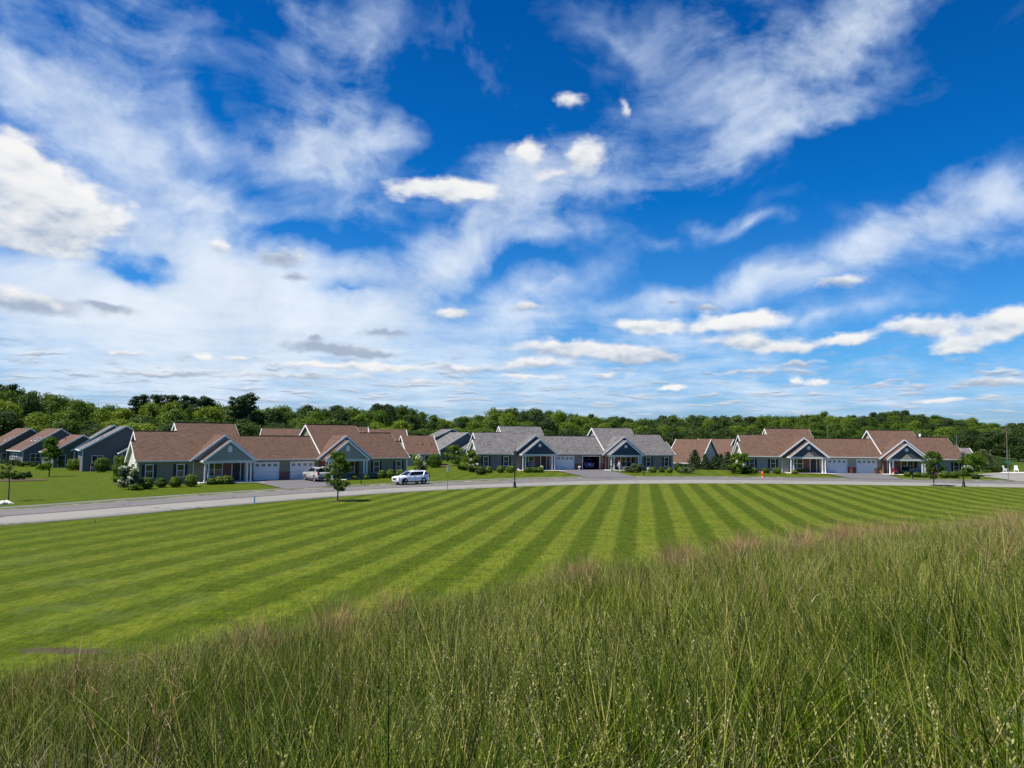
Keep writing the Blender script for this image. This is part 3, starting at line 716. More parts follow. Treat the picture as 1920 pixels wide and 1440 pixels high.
        # ---- garage front
        if not mirror:
            pg = Plane(T(12.1, .1, 0), T(21.5, .1, 0), front); g0 = 12.1
            doors = [(12.9, 15.8), (17.4, 20.3)]; ops = [(a - g0, b - g0, -1, 2.2) for a, b in doors]
            wall_rect(root, 'siding_wall', pg, 0, 9.4, 1.0, 2.48, sid, openings=ops)
            wc = MB()
            for a, b in ((12.1, 12.9), (15.8, 17.4), (20.3, 21.55)):
                wc = MB(); pg.box(wc, a - g0, b - g0, -.5, 1.0, 0, .06); pg.box(wc, a - g0, b - g0, 1.0, 1.05, 0, .09); wc.build('brick_base', M['brick'], root)
            for k, (a, b) in enumerate(doors): garage_door(root, pg, a - g0, b - g0, opened=(open_second and k == 1))
            d2 = MB(); d2.tube([T(21.35, -.46, 2.5), T(21.35, -.0, 2.2), T(21.35, -.0, .1), T(21.35, -.25, 0)], .05, 6); d2.build('downspout', M['white'], root)
    return root

def pix_on(px, y, D):                                      # ground position seen in column px at depth D
    p = at(px, y, D); return p.x, p.y
R = math.radians
duplex('duplex_house', -41.6, 82.9, R(35.8), 0.0, M['sage'], M['cream'], M['gablesage'], M['rbrown'],
       'long sage green bungalow pair with brown roof, silver car before its garage, nearest the viewer', 'attached bungalow pairs along the street', 'arch')
duplex('duplex_house', -5.15, 115.5, R(16), .22, M['greysid'], M['palegrey'], M['blueslate'], M['rgrey'],
       'grey bungalow pair with grey shingle roof, dark blue gables and one open garage', 'attached bungalow pairs along the street', 'round', True, drop=.12)
duplex('duplex_house', 36.7, 117.6, R(-4), .2, M['beige'], M['cream'], M['charcoal'], M['rbrown'],
       'beige bungalow pair with brown roof and charcoal gables, behind the orange hydrant', 'attached bungalow pairs along the street', 'round', False, True, drop=.15)

# ------------------------------------------------------------------ houses of the streets behind
def back_house(name, px, D, ang, wd, ln, base, eave, ridge, sid, roofm, label, group='houses on the streets behind', gwin=(), fwin=(), side2=None, sky=0, flue=False, wing=None, cat='house', end_sid=None):
    """corner = meeting of gable wall (runs to the right) and eave wall (runs back to the left)"""
    x, y = pix_on(px, 840, D)
    root = empty(name, (x, y, base), R(ang), label, cat, group)
    def body(u0, v0, wd, ln, eave, ridge, wallm, gwins, fwins):
        e, r = eave - base, ridge - base; h = wd / 2; sl = (r - e) / (h + .4)
        pg = Plane((u0, v0, 0), (u0 + wd, v0, 0), (0, -1, 0)); pe = Plane((u0, v0 + ln, 0), (u0, v0, 0), (-1, 0, 0))
        w = MB(); zt = e + .4 * sl
        clap(w, pg, -.4, zt, lambda z: 0, lambda z: wd, .25); clap(w, pg, zt, r - .12, lambda z: (z - zt) / sl, lambda z: wd - (z - zt) / sl, .25)
        clap(w, pe, -.4, zt - .2, lambda z: 0, lambda z: ln, .25)
        w.bx((u0 + .03, v0 + .03, -.4), (u0 + wd - .03, v0 + ln - .03, e - .05)); w.build('wall', wallm, root)
        rf = MB()
        rf.slab([(u0 - .4, v0 - .35, e), (u0 + h, v0 - .35, r), (u0 + h, v0 + ln + .3, r), (u0 - .4, v0 + ln + .3, e)], .12)
        rf.slab([(u0 + wd + .4, v0 - .35, e), (u0 + h, v0 - .35, r), (u0 + h, v0 + ln + .3, r), (u0 + wd + .4, v0 + ln + .3, e)], .12)
        ro = rf.build('roof', roofm, root)
        t_ = MB()
        for s_ in (-1, 1):
            a = Vector((u0 + h + s_ * (h + .45), v0 - .39, e - .04)); b = Vector((u0 + h, v0 - .39, r)); d = (b - a).normalized(); n = Vector((0, -1, 0))
            t_.box((a + b) / 2 - Vector((0, 0, .08)), ((b - a).length / 2, .04, .11), 0, (d, n, d.cross(n)))
        t_.bx((u0 - .5, v0 - .3, e - .15), (u0 - .4, v0 + ln + .3, e)); t_.bx((u0 - .02, v0 - .04, -.3), (u0 + .1, v0 - .0, e - .1))
        each(t_, 'rake_board', M['white'], root)
        for a, b, c, d in gwins: window(root, pg, a, b, c, d, 1 if b - a > 1.2 else 0)
        for a, b, c, d in fwins: window(root, pe, a, b, c, d, 0)
        for k in range(sky):
            s_ = MB(); uu = u0 + h * .45; vv = v0 + 1.5 + k * 2.2; zz = e + (uu - u0 + .4) * sl
            ax = (Vector((1, 0, sl)).normalized(), Vector((0, 1, 0)), Vector((-sl, 0, 1)).normalized())
            s_.box((uu, vv, zz + .06), (.55, .4, .06), 0, ax); sk = s_.build('skylight', M['white'], ro)
            g_ = MB(); g_.box((uu, vv, zz + .11), (.46, .32, .02), 0, ax); g_.build('pane', M['glass'], sk)
        if flue:
            f_ = MB()
            for q in (.35, .6): f_.tube([(u0 + h * q, v0 + ln * .5, e + 1), (u0 + h * q, v0 + ln * .5, e + (u0 + h * q - u0 + .4) * sl + .6)], .09, 6)
            each(f_, 'vent_pipe', M['terracotta'], ro)
    body(0, 0, wd, ln, eave, ridge, sid, gwin, fwin)
    if wing: body(*wing)
    return root
DG, MV, SL = M['deepgreen'], M['mauve'], M['slatesid']
GH = 'houses on the streets behind'
back_house('bungalow', -14, 145, 48, 12.4, 9, -.75, 1.85, 6.2, DG, M['rbrown'], 'brown roofed green bungalow cut by the left edge of the photo', GH, [(1.5, 2.3, .2, 2.0)], sky=1)
back_house('bungalow', 43, 140, 48, 12.4, 8.5, -.75, 1.95, 6.2, M['mauve'], M['rbrown'], 'brown roofed bungalow with two skylights behind the small lawn tree', GH, [(1.3, 2.9, .7, 2.1), (4.3, 5.6, .2, 2.1)], [(1.5, 2.3, 1.0, 2.1), (2.7, 3.5, 1.0, 2.1), (3.9, 4.7, 1.0, 2.1), (5.1, 5.9, 1.0, 2.1)], sky=2)
back_house('bungalow', 100, 131, 44, 9.2, 8, -.65, 2.0, 5.1, DG, M['rbrown'], 'dark green bungalow wing with a brown roof, white framed door, beside grey roofs', GH, [(.8, 1.9, .0, 2.1)], flue=True)
back_house('bungalow', 187, 178, 15, 14, 12, -.7, 3.0, 6.6, M['beige'], M['rbrown'], 'far brown roof peeking between green bungalow and grey pair', GH)
back_house('bungalow', 155, 120, 34, 12.4, 8.5, -.3, 2.75, 6.75, MV, M['rgrey'], 'dark mauve bungalow with light grey roof and patio windows, left of the sage pair', GH,
           [(1.4, 2.9, .25, 2.1), (4.6, 5.6, .25, 2.1)], wing=(5.4, -2.6, 9.2, 2.7, 2.3, 5.4, SL, [(3.0, 4.0, .4, 2.1)], []), sky=1)
back_house('bungalow', 139, 133, 34, 12.4, 8, -.6, 2.4, 6.9, SL, M['rgrey'], 'slate grey bungalow, hind one of the two grey roofs at left', GH)
back_house('bungalow', 575, 168, 12, 13, 9, 0, 3.2, 6.7, M['sage'], M['rbrown'], 'brown roof rising just behind the double garage of the sage pair', GH)
# long low roofs that show as level ridges
def long_house(name, px0, px1, D, ang, dp, base, eave, ridge, sid, roofm, label, wins=(), door=None, flue=0, left_rake=False):
    x, y = pix_on(px0, 840, D); root = empty(name, (x, y, base), R(ang), label, 'house', GH)
    k = (px1 - 960) / FPX; ca, sa = math.cos(R(ang)), math.sin(R(ang)); ln = (k * y - x) / (ca - k * sa)
    e, r = eave - base, ridge - base; h = dp / 2; sl = (r - e) / (h + .4)
    pf = Plane((0, 0, 0), (ln, 0, 0), (0, -1, 0)); w = MB()
    clap(w, pf, -.3, e - .02, lambda z: 0, lambda z: ln, .22); w.bx((.02, .03, -.4), (ln - .02, dp, e - .05))
    for q, n in ((ln, (1, 0, 0)), (0, (-1, 0, 0))):
        pg = Plane((q, 0, 0), (q, dp, 0), n); zt = e + .4 * sl
        clap(w, pg, -.3, zt, lambda z: 0, lambda z: dp, .22); clap(w, pg, zt, r - .1, lambda z: (z - zt) / sl, lambda z: dp - (z - zt) / sl, .22)
    w.build('wall', sid, root); rf = MB()
    rf.slab([(-.3, -.4, e), (ln + .3, -.4, e), (ln + .3, h, r), (-.3, h, r)], .12); rf.slab([(-.3, dp + .4, e), (ln + .3, dp + .4, e), (ln + .3, h, r), (-.3, h, r)], .12)
    ro = rf.build('roof', roofm, root); t_ = MB()
    for q in (-.34, ln + .34):
        for s_ in (-1, 1):
            a = Vector((q, h + s_ * (h + .45), e - .04)); b = Vector((q, h, r)); d = (b - a).normalized(); n = Vector((1, 0, 0))
            t_.box((a + b) / 2 - Vector((0, 0, .07)), ((b - a).length / 2, .04, .1), 0, (d, n, d.cross(n)))
    t_.bx((-.3, -.5, e - .13), (ln + .3, -.4, e)); each(t_, 'rake_board', M['white'], root)
    for a, b, c, d in wins: window(root, pf, a, b, c, d, 1 if b - a > 1.3 else 0)
    if door: front_door(root, pf, *door)
    if flue:
        f_ = MB()
        for i in range(flue):
            u = ln * (.55 + .3 * i); f_.tube([(u, h * .45, e + (h * .45 + .4) * sl - .1), (u, h * .45, e + (h * .45 + .4) * sl + .55)], .11, 6)
        each(f_, 'vent_pipe', M['terracotta'], ro)
    return root
long_house('bungalow', 486, 640, 150, 10, 9, 0, 3.0, 6.6, M['beige'], M['rbrown'], 'long level brown ridge glimpsed above the garage roof of the sage pair')
long_house('bungalow', 655, 692, 150, 16, 9, 0, 3.2, 7.1, M['beige'], M['rbrown'], 'short brown roof block behind the right half of the sage pair')
long_house('bungalow', 700, 768, 138, 18, 10, -.1, 2.6, 6.6, M['beige'], M['rbrown'], 'taller brown roof behind the white hydrangea')
long_house('bungalow', 764, 822, 133, 20, 9, -.3, 2.25, 5.45, M['beige'], M['rbrown'], 'beige bungalow with white framed door and two roof vents, left of the round shrub', [(1.0, 1.7, .3, 1.9)], (3.2, 4.1), 2)
back_house('bungalow', 826, 160, 28, 12.4, 9, -.3, 2.4, 6.15, SL, M['rgrey'], 'slate blue bungalow with two grey roofs, left of the grey pair', GH, [(1.5, 2.4, .4, 2.0)], [(3, 3.8, .4, 2)],
           wing=(3.6, -3, 9.2, 3, 2.0, 5.0, SL, [], []))
back_house('bungalow', 812, 190, 20, 10, 10, -.3, 4.5, 7.0, SL, M['rgrey'], 'farther grey gable above the slate blue bungalow', GH)
long_house('bungalow', 1250, 1311, 141, -32, 12.4, -1.6, .85, 5.2, M['palegrey'], M['rbrown'], 'brown roofed bungalow with a row of white framed sunroom windows, right of the grey pair',
           [(2.2, 3.0, .7, 2.0), (3.3, 4.1, .7, 2.0), (4.4, 5.2, .7, 2.0), (5.5, 6.3, .7, 2.0), (6.6, 7.4, .7, 2.0)], None, 0)
long_house('bungalow', 1325, 1372, 146, -32, 9.2, -1.6, 1.1, 4.0, M['mauve'], M['rbrown'], 'low brown roofed wing just left of the beige pair', [(2.0, 2.8, .9, 2.1)], None, 2)
long_house('bungalow', 1300, 1362, 162, -32, 9.2, -1.6, 2.6, 5.2, M['mauve'], M['rbrown'], 'far brown ridge above the wing left of the beige pair')
long_house('bungalow', 1760, 1828, 158, -12, 9, -1.8, 1.3, 3.75, SL, M['rgrey'], 'small grey roofed bungalow behind the right end of the beige pair')
# ------------------------------------------------------------------ foliage materials
def leafmat(name, stops, trans=.35, rough=.6, spec=.25):
    m, t, b = material(name)
    oi = t.new('ShaderNodeObjectInfo'); geo = t.new('ShaderNodeNewGeometry')
    isl = geo.outputs['Random Per Island']; oc = t.new('ShaderNodeTexCoord').outputs['Object']
    f = t.math('ADD', t.math('MULTIPLY', isl, .42), t.math('ADD', t.math('MULTIPLY', t.noise(oc, .55, 2), .38), t.math('MULTIPLY', oi.outputs['Random'], .34)))
    c = t.ramp(f, stops)
    t.set(b, 'Base Color', c); t.set(b, 'Roughness', rough); t.set(b, 'Specular IOR Level', spec)
    tr = t.new('ShaderNodeBsdfTranslucent', inp={'Color': t.mix(1, c, (1.5, 1.55, .5), 'MULTIPLY')})
    mx = t.new('ShaderNodeMixShader', inp={0: trans, 1: b.outputs[0], 2: tr.outputs[0]})
    t.l.new(mx.outputs[0], [n for n in t.n if n.type == 'OUTPUT_MATERIAL'][0].inputs[0]); return m
LF = {}
LF['mid'] = leafmat('broadleaf_leaves', [(.22, (0.032, 0.065, 0.008)), (.55, (0.070, 0.123, 0.012)), (.85, (0.123, 0.181, 0.016))])
LF['light'] = leafmat('light_leaves', [(.22, (0.072, 0.117, 0.009)), (.55, (0.117, 0.176, 0.013)), (.85, (0.182, 0.234, 0.020))])
LF['dark'] = leafmat('dark_leaves', [(.22, (0.020, 0.041, 0.010)), (.55, (0.041, 0.072, 0.014)), (.85, (0.072, 0.116, 0.018))])
LF['pine'] = leafmat('pine_needles', [(.22, (.020, .040, .014)), (.55, (.038, .068, .020)), (.85, (.062, .095, .026))], .12)
LF['box'] = leafmat('boxwood_leaves', [(.22, (0.049, 0.084, 0.008)), (.55, (0.097, 0.149, 0.014)), (.85, (0.194, 0.243, 0.020))], .2)
LF['street'] = leafmat('street_tree_leaves', [(.22, (0.044, 0.087, 0.006)), (.55, (0.067, 0.125, 0.009)), (.85, (0.109, 0.169, 0.013))], .4)
LF['grey'] = leafmat('grey_green_leaves', [(.22, (.05, .07, .028)), (.55, (.08, .105, .045)), (.85, (.13, .15, .07))], .3)
LF['flower'] = leafmat('white_blossom', [(.1, (.55, .56, .45)), (.9, (.80, .80, .72))], .3)
LF['purple'] = leafmat('purple_blossom', [(.1, (.10, .05, .12)), (.9, (.24, .13, .26))], .3)
M['bark'] = plain('bark', (.075, .058, .045), .9, var=.4, scale=12, bump=.6, bscale=20)

rng = np.random.default_rng(11)
def raw_mesh(name, V, F4, mats, midx=None):
    me = bpy.data.meshes.new(name); me.vertices.add(len(V)); me.vertices.foreach_set('co', np.asarray(V, np.float32).ravel())
    F4 = np.asarray(F4, np.int32); me.loops.add(F4.size); me.loops.foreach_set('vertex_index', F4.ravel())
    k = F4.shape[1]; me.polygons.add(len(F4)); me.polygons.foreach_set('loop_start', np.arange(0, F4.size, k)); me.polygons.foreach_set('loop_total', np.full(len(F4), k))
    for q in mats: me.materials.append(q)
    if midx is not None: me.polygons.foreach_set('material_index', np.asarray(midx, np.int32))
    me.update(); return me
def leaf_quads(C, N, size, asp=.62, jit=.5):
    """one small leaf-shaped quad per centre, facing roughly N"""
    n = len(C); N = N + rng.normal(0, jit, (n, 3)); N /= np.linalg.norm(N, axis=1)[:, None] + 1e-9
    A = np.cross(N, rng.normal(0, 1, (n, 3))); A /= np.linalg.norm(A, axis=1)[:, None] + 1e-9; B = np.cross(N, A)
    s = (size * rng.uniform(.6, 1.35, n))[:, None]
    V = np.stack([C - A * s, C + B * s * asp, C + A * s, C - B * s * asp], 1).reshape(-1, 3)
    return V, np.arange(4 * n).reshape(-1, 4)
def blobs_crown(name, blobs, nleaf, size, mat, shell=.55, flatten=1.0, jit=.55):
    """blobs: (x,y,z,rx,ry,rz). Leaves in the outer shell of every blob, with ragged edges."""
    w = np.array([b[3] * b[4] + b[4] * b[5] for b in blobs]); w = w / w.sum(); Cs = []; Ns = []
    for b, q in zip(blobs, w):
        n = max(6, int(nleaf * q)); d = rng.normal(0, 1, (n, 3)); d /= np.linalg.norm(d, axis=1)[:, None]
        rad = 1 - shell * rng.random(n) ** 1.6; bump = 1 + .16 * np.sin(d[:, 0] * 7 + b[0]) * np.sin(d[:, 1] * 8 + b[1]) + .12 * np.sin(d[:, 2] * 9 + b[2])
        p = d * (rad * bump)[:, None] * np.array(b[3:6]); Cs.append(p + np.array(b[:3])); Ns.append(d)
    V, F = leaf_quads(np.concatenate(Cs), np.concatenate(Ns), size, jit=jit); return raw_mesh(name, V, F, [mat])
def trunk_mesh(name, h, r, limbs, lean=.03):
    mb = MB(); k = [(lean * math.sin(i) * h * .2, lean * math.cos(i * 1.3) * h * .2, h * i / 4) for i in range(5)]
    k[0] = (0, 0, -.15); mb.tube(k, [r * 1.25, r, r * .85, r * .65, r * .35], 7)
    for (z0, a, l, up) in limbs:
        p0 = Vector((0, 0, z0)); p1 = p0 + Vector((math.cos(a) * l * .5, math.sin(a) * l * .5, up * .6)); p2 = p0 + Vector((math.cos(a) * l, math.sin(a) * l, up))
        mb.tube([p0, p1, p2], [r * .5, r * .35, r * .12], 5)
    return mb.mesh(name, M['bark'])
def big_tree_kinds():
    kinds = []
    for i in range(9):                                      # broadleaf, 12 m nominal
        Ht = 12; n = 20 + i % 3 * 5; bl = []
        for k in range(n):
            z = rng.uniform(.22, .97); prof = math.sin(PI * min(1, max(.05, (z - .08) / .92)) ** .8) ** .6
            a = rng.uniform(0, 2 * PI); rr = 4.4 * prof * math.sqrt(rng.random()) * .85
            s = rng.uniform(.85, 1.75) * (1.15 - .35 * z); bl.append((rr * math.cos(a), rr * math.sin(a), z * Ht - s * .5, s * 1.25, s * 1.25, s * .9))
        bl.append((0, 0, 7.0, 3.7, 3.7, 4.0)); bl.append((.6, .4, 4.2, 4.2, 4.2, 3.2)); bl.append((-.5, .3, 8.6, 2.6, 2.6, 2.7))
        m = LF[['mid', 'light', 'dark'][i % 3]]
        kinds.append((['mid', 'light', 'dark'][i % 3], blobs_crown('crown', bl, 12000, .21, m), trunk_mesh('trunk', 8, .28, [(3 + j, j * 2.1 + i, 2.6, 2.2) for j in range(4)])))
    for i in range(3):                                      # white pine: shelves of needles with gaps between
        bl = []
        for k in range(34):
            z = .28 + .70 * k / 34 + rng.uniform(-.02, .02); a = k * 2.4 + rng.uniform(-.5, .5); L = 4.6 * (1.06 - z) ** .75 * rng.uniform(.6, 1.15) + .4
            for q in (.45, .75, 1.0): bl.append((L * q * math.cos(a), L * q * math.sin(a), z * 12 + q * .6, .95, .95, .42))
        bl.append((0, 0, 11.7, .5, .5, .7))
        kinds.append(('pine', blobs_crown('crown', bl, 9000, .20, LF['pine'], .9), trunk_mesh('trunk', 11.4, .24, [(4 + j * .9, j * 2.4, 2.2, .8) for j in range(7)])))
    return kinds
KINDS = big_tree_kinds()
def put_tree(kind, x, y, h, wd, name, label, group, rz=None, cat='tree', z=None, want=None):
    sel = [k for k in KINDS if k[0] == kind]; kk = sel[int(rng.integers(len(sel)))] if want is None else want
    root = empty(name, (x, y, (H(x, y) if z is None else z) - .1), rng.uniform(0, 6.28) if rz is None else rz, label, cat, group)
    root.scale = (wd / 9.6, wd / 9.6, h / 12)
    for nm, me_ in (('crown', kk[1]), ('trunk', kk[2])):
        o = bpy.data.objects.new(nm, me_); COL.objects.link(o); o.parent = root
    return root
# skyline of the wood, read off the photo: px, top y
SKY = [(-60, 716), (0, 717), (30, 717), (52, 722), (72, 752), (100, 728), (128, 736), (152, 741), (172, 757), (190, 756), (215, 748), (240, 757), (262, 742), (290, 741), (320, 740), (350, 742), (380, 746), (405, 741),
       (425, 757), (440, 746), (460, 740), (480, 762), (500, 756), (525, 754), (545, 764), (560, 760), (600, 756), (640, 754), (670, 762), (700, 757), (730, 753), (760, 755), (785, 763), (805, 774), (825, 782), (845, 785), (865, 780), (880, 771), (900, 777),
       (920, 765), (960, 764), (1000, 765), (1045, 762), (1080, 769), (1110, 774), (1150, 778), (1200, 780), (1260, 778), (1300, 777), (1340, 775), (1400, 779), (1440, 776), (1500, 774), (1540, 771), (1600, 776), (1650, 771), (1690, 768), (1730, 772), (1760, 775), (1800, 781), (1840, 788), (1870, 793), (1900, 790), (1930, 793), (2000, 796)]
SX = [a for a, b in SKY]; SY = [b for a, b in SKY]
SEG = [(-99, 'the cut off bungalow'), (60, 'the skylight bungalow'), (130, 'the mauve bungalow'), (250, 'the sage pair\'s left wing'), (330, 'the sage pair\'s left tall roof'), (450, 'the sage pair\'s garages'),
       (575, 'the sage pair\'s right tall roof'), (690, 'the white hydrangea bush'), (800, 'the slate blue bungalow'), (880, 'the grey pair\'s left wing'), (925, 'the grey pair\'s left tall roof'), (1020, 'the grey pair\'s garages'),
       (1095, 'the grey pair\'s right tall roof'), (1175, 'the grey pair\'s right wing'), (1260, 'the conifers between the pairs'), (1375, 'the beige pair\'s left wing'), (1430, 'the beige pair\'s left tall roof'),
       (1520, 'the beige pair\'s garages'), (1615, 'the beige pair\'s right tall roof'), (1710, 'the beige pair\'s right wing'), (1800, 'the long dark hedge')]
ORD = ['first', 'second', 'third', 'fourth', 'fifth', 'sixth', 'seventh', 'eighth', 'ninth', 'tenth']
CNT = {}
TONE = {'mid': 'mid green', 'light': 'yellow green', 'dark': 'dark green'}
def tlabel(px, kind, row):
    seg = [n for a, n in SEG if px >= a][-1] if px > -99 else SEG[0][1]; key = (seg, kind, row); k = CNT.get(key, 0); CNT[key] = k + 1
    return '%s %s %s from the left above %s' % (ORD[min(k, 9)], TONE[kind], row, seg)
def tree_at(px, D, topy, kind, wd, name='broadleaf_tree', label=None, group=None):
    g = at(px, 800, D); z0 = H(g.x, g.y); top = at(px, topy, D).z; h = max(3.0, top - z0 + .3)
    return put_tree(kind, g.x, g.y, h, wd, name, label, group)
PINES = [(12, 722, 11), (262, 742, 9), (292, 741, 8), (322, 742, 9), (352, 743, 9), (384, 745, 9), (445, 745, 8), (462, 740, 10)]
DEP = lambda px: float(np.interp(px, [0, 400, 700, 840, 900, 1100, 1400, 1700, 1920], [205, 215, 240, 420, 300, 300, 330, 440, 330]))
GW = 'trees of the wood behind the houses'
LBL = {'mid': 'mid green broadleaf tree on the crest of the wood behind the houses', 'light': 'yellow green broadleaf tree on the crest of the wood behind the houses', 'dark': 'dark green broadleaf tree on the crest of the wood behind the houses', 'pine': 'tall dark pine with gaps between its shelves of needles, behind the left houses'}
px = -50
for i_, (p, ty, wd) in enumerate(PINES): tree_at(p, 204 + (p % 5) * 2, ty + 3, 'pine', wd * 1.3, 'pine_tree', ['tall dark pine above the cut off bungalow at the edge', 'leftmost of the dark pines above the left wing of the sage pair', 'second dark pine above the left wing of the sage pair', 'dark pine above the left end of the tall sage pair roof', 'dark pine above the middle of the left tall roof of the sage pair', 'dark pine above the left porch gable of the sage pair', 'left one of two dark pines above the left garage door of the sage pair', 'right one of two dark pines above the left garage door of the sage pair'][i_], 'pines above the left houses')
while px < 1985:                                            # the crest
    D = DEP(px) * rng.uniform(.97, 1.05); ty = float(np.interp(px, SX, SY)) + rng.uniform(-1, 6)
    near_pine = any(abs(px - p) < 15 for p, _, _ in PINES)
    k = rng.choice(['mid', 'light', 'dark'], p=[.5, .15, .35]) if px > 150 else 'mid'
    wd = rng.uniform(8.5, 12) * (1.15 if D > 300 else 1)
    tree_at(px, D, ty + (14 if near_pine else 0), k, wd, 'broadleaf_tree', tlabel(px, k, 'crest tree'), GW)
    px += wd * FPX / D * rng.uniform(.32, .46)
LB2 = {'mid': 'mid green tree standing below the crest of the wood, above the roofs', 'light': 'yellow green tree standing below the crest of the wood, above the roofs', 'dark': 'dark green tree standing below the crest of the wood, above the roofs'}
for row, (f, dd, lo, hi, pk_) in enumerate([(.92, .9, 8, 19, [.4, .3, .3]), (.80, .80, 22, 38, [.4, .4, .2])]):
    px = -40 + row * 13
    while px < 1960:
        D = max(172, DEP(px) * f * rng.uniform(.96, 1.04)); cy = float(np.interp(px, SX, SY))
        base_y = 815; ty = min(cy + rng.uniform(lo, hi) * (1 if px < 860 else .62), 803)
        k = rng.choice(['mid', 'light', 'dark'], p=pk_)
        wd = rng.uniform(8, 11.5) * (1.1 if D > 300 else 1)
        tree_at(px, D, ty, k, wd, 'broadleaf_tree', tlabel(px, k, ['second row tree', 'third row tree'][row]), 'trees below the crest of the wood')
        px += wd * FPX / D * rng.uniform(.52, .72)
# an undergrowth of low crowns closes the foot of the wood
px = -60
LB3 = 'low bushy tree closing the foot of the wood behind the bungalows'
while px < 1970:
    D = max(166, DEP(px) * .70); wd = rng.uniform(9, 13); k = rng.choice(['mid', 'light', 'dark'], p=[.3, .2, .5])
    tree_at(px, D, min(float(np.interp(px, SX, SY)) + 46, 806) if px < 860 else 803, k, wd, 'broadleaf_tree', tlabel(px, k, 'foot row tree'), 'low trees at the foot of the wood'); px += wd * FPX / D * .7

# ------------------------------------------------------------------ garden shrubs and small trees
def crown_obj(root, name, blobs, n, size, mat, **kw):
    o = bpy.data.objects.new(name, blobs_crown(name, blobs, n, size, mat, **kw)); COL.objects.link(o); o.parent = root; return o
def young_tree(px, by, D, h, cw, label, mat='street', trunk=.35, seed=0, group=None, shape='cone', n=2600, rocks=False):
    p = gp(px, by) if D is None else Vector((*pix_on(px, by, D), 0)); p.z = H(p.x, p.y)
    root = empty('young_tree', p, 0, label, 'tree', group); r0 = np.random.default_rng(seed); bl = []
    for k in range(36):
        q = r0.random() ** .8; z = h * (trunk + (1 - trunk) * q * .97)
        rr = cw / 2 * ((1.05 - q) ** .7 if shape == 'cone' else math.sin(PI * (q * .86 + .10)) ** .7 if shape == 'round' else (.35 + q * .75))
        a = k * 2.4 + r0.uniform(-.4, .4); d = rr * math.sqrt(r0.uniform(.0, .9)); s = cw * r0.uniform(.09, .165)
        if shape == 'vase': d = rr * .9; s *= .7
        bl.append((d * math.cos(a), d * math.sin(a), z, s * 1.3, s * 1.3, s * .85))
    crown_obj(root, 'crown', bl, n, cw * .036, LF[mat], shell=.9)
    t_ = MB(); t_.tube([(0, 0, -.1), (.01, 0, h * .3), (-.02, .01, h * .65), (0, 0, h * .93)], [h * .016, h * .0125, h * .008, h * .003], 7)
    for b in bl[::2]: t_.tube([(0, 0, b[2] * .82), (b[0] * .5, b[1] * .5, b[2] * .93), b[:3]], [h * .005, h * .004, h * .0015], 4)
    t_.build('trunk', M['bark'], root)
    return root
def mulch_ring(p, r):
    mb = MB(); rows = [[onground(p.x + r * q * (1 + .1 * math.sin(3 * a)) * math.cos(a), p.y + r * q * math.sin(a), .03 + .05 * (1 - q)) for a in np.linspace(0, 2 * PI, 18, endpoint=False)] for q in (0.02, .5, 1)]
    mb.grid(rows, 0, True); o = mb.build('mulch_ring', M['mulch']); o['kind'] = 'structure'
t1 = young_tree(633, 939.5, None, 4.3, 2.4, 'young maple tree in the lawn edge, nearest the road and left of the white car', seed=3, trunk=.24, shape='round', n=3700); mulch_ring(t1.location, .5)
t2 = young_tree(1751, 911, None, 4.4, 2.4, 'young maple tree at the lawn edge, left of the right street lamp', seed=9, trunk=.22, shape='round', n=3700); mulch_ring(t2.location, .5)
young_tree(92, 894, None, 5.3, 3.6, 'young tree alone on the left lawn before the bungalow with skylights', seed=5, trunk=.24, shape='cone', n=5200)
young_tree(15.5, 939, None, 3.6, 1.6, 'thin vase shaped sapling rising from white rocks at the left edge', 'dark', trunk=.55, seed=12, shape='vase', n=900)
young_tree(885, 876, 112, 3.2, 2.6, 'bright green small tree at the left corner of the grey pair', 'light', trunk=.2, seed=15, shape='round', n=3600)
young_tree(1388, 886, 112, 3.3, 2.9, 'bright green small tree at the left corner of the beige pair', 'light', trunk=.15, seed=17, shape='round', n=3600)
young_tree(852, 868, 134, 3.6, 3.6, 'dark leafy small tree before the slate blue bungalow', 'mid', trunk=.1, seed=19, shape='round', n=3000)
young_tree(872, 880, 124, 2.9, 1.6, 'narrow upright shrub tree behind the grey pair', 'mid', trunk=.05, seed=20, shape='round', n=1800)
young_tree(1824, 889, 113, 3.4, 3.6, 'low layered tree right of the right street lamp', 'street', trunk=.3, seed=22, shape='round', n=3800)
young_tree(1843, 880, 132, 4.4, 3.6, 'pale blossoming small tree behind the layered tree', 'grey', trunk=.2, seed=24, shape='round', n=2600)
def shrub(px, by, w, h, label, mat='box', D=None, group=None, flower=None, loose=0, name='shrub', wood=True):
    """a clipped or loose shrub; w and h in metres, base at pixel (px, by)"""
    p = gp(px, by) if D is None else Vector((*pix_on(px, by, D), 0)); p.z = H(p.x, p.y); root = empty(name, p, rng.uniform(0, 6), label, 'shrub', group)
    if loose: bl = [(rng.uniform(-.32, .32) * w, rng.uniform(-.32, .32) * w, h * rng.uniform(.25, .8), w * .22, w * .22, h * .22) for _ in range(14)]
    else: bl = [(0, 0, h * .5, w * .5, w * .5, h * .5)] * 2 + [(w * .1, 0, h * .45, w * .45, w * .46, h * .5)]
    n = int(700 + 900 * w * h); crown_obj(root, 'foliage', bl, n, .075 if not loose else .095, LF[mat], shell=.35 if not loose else .8, jit=.45)
    if flower: crown_obj(root, 'blossom', [(b[0], b[1], b[2] + h * .08, b[3] * .9, b[4] * .9, b[5] * .9) for b in bl][:9], 60 * len(bl[:9]), .10, LF[flower], shell=.25)
    s_ = MB()
    for k in range(4): s_.tube([(0, 0, -.05), (w * .12 * math.cos(k * 1.6), w * .12 * math.sin(k * 1.6), h * .5)], [.03, .012], 5)
    s_.build('stem', M['bark'], root)
    return root
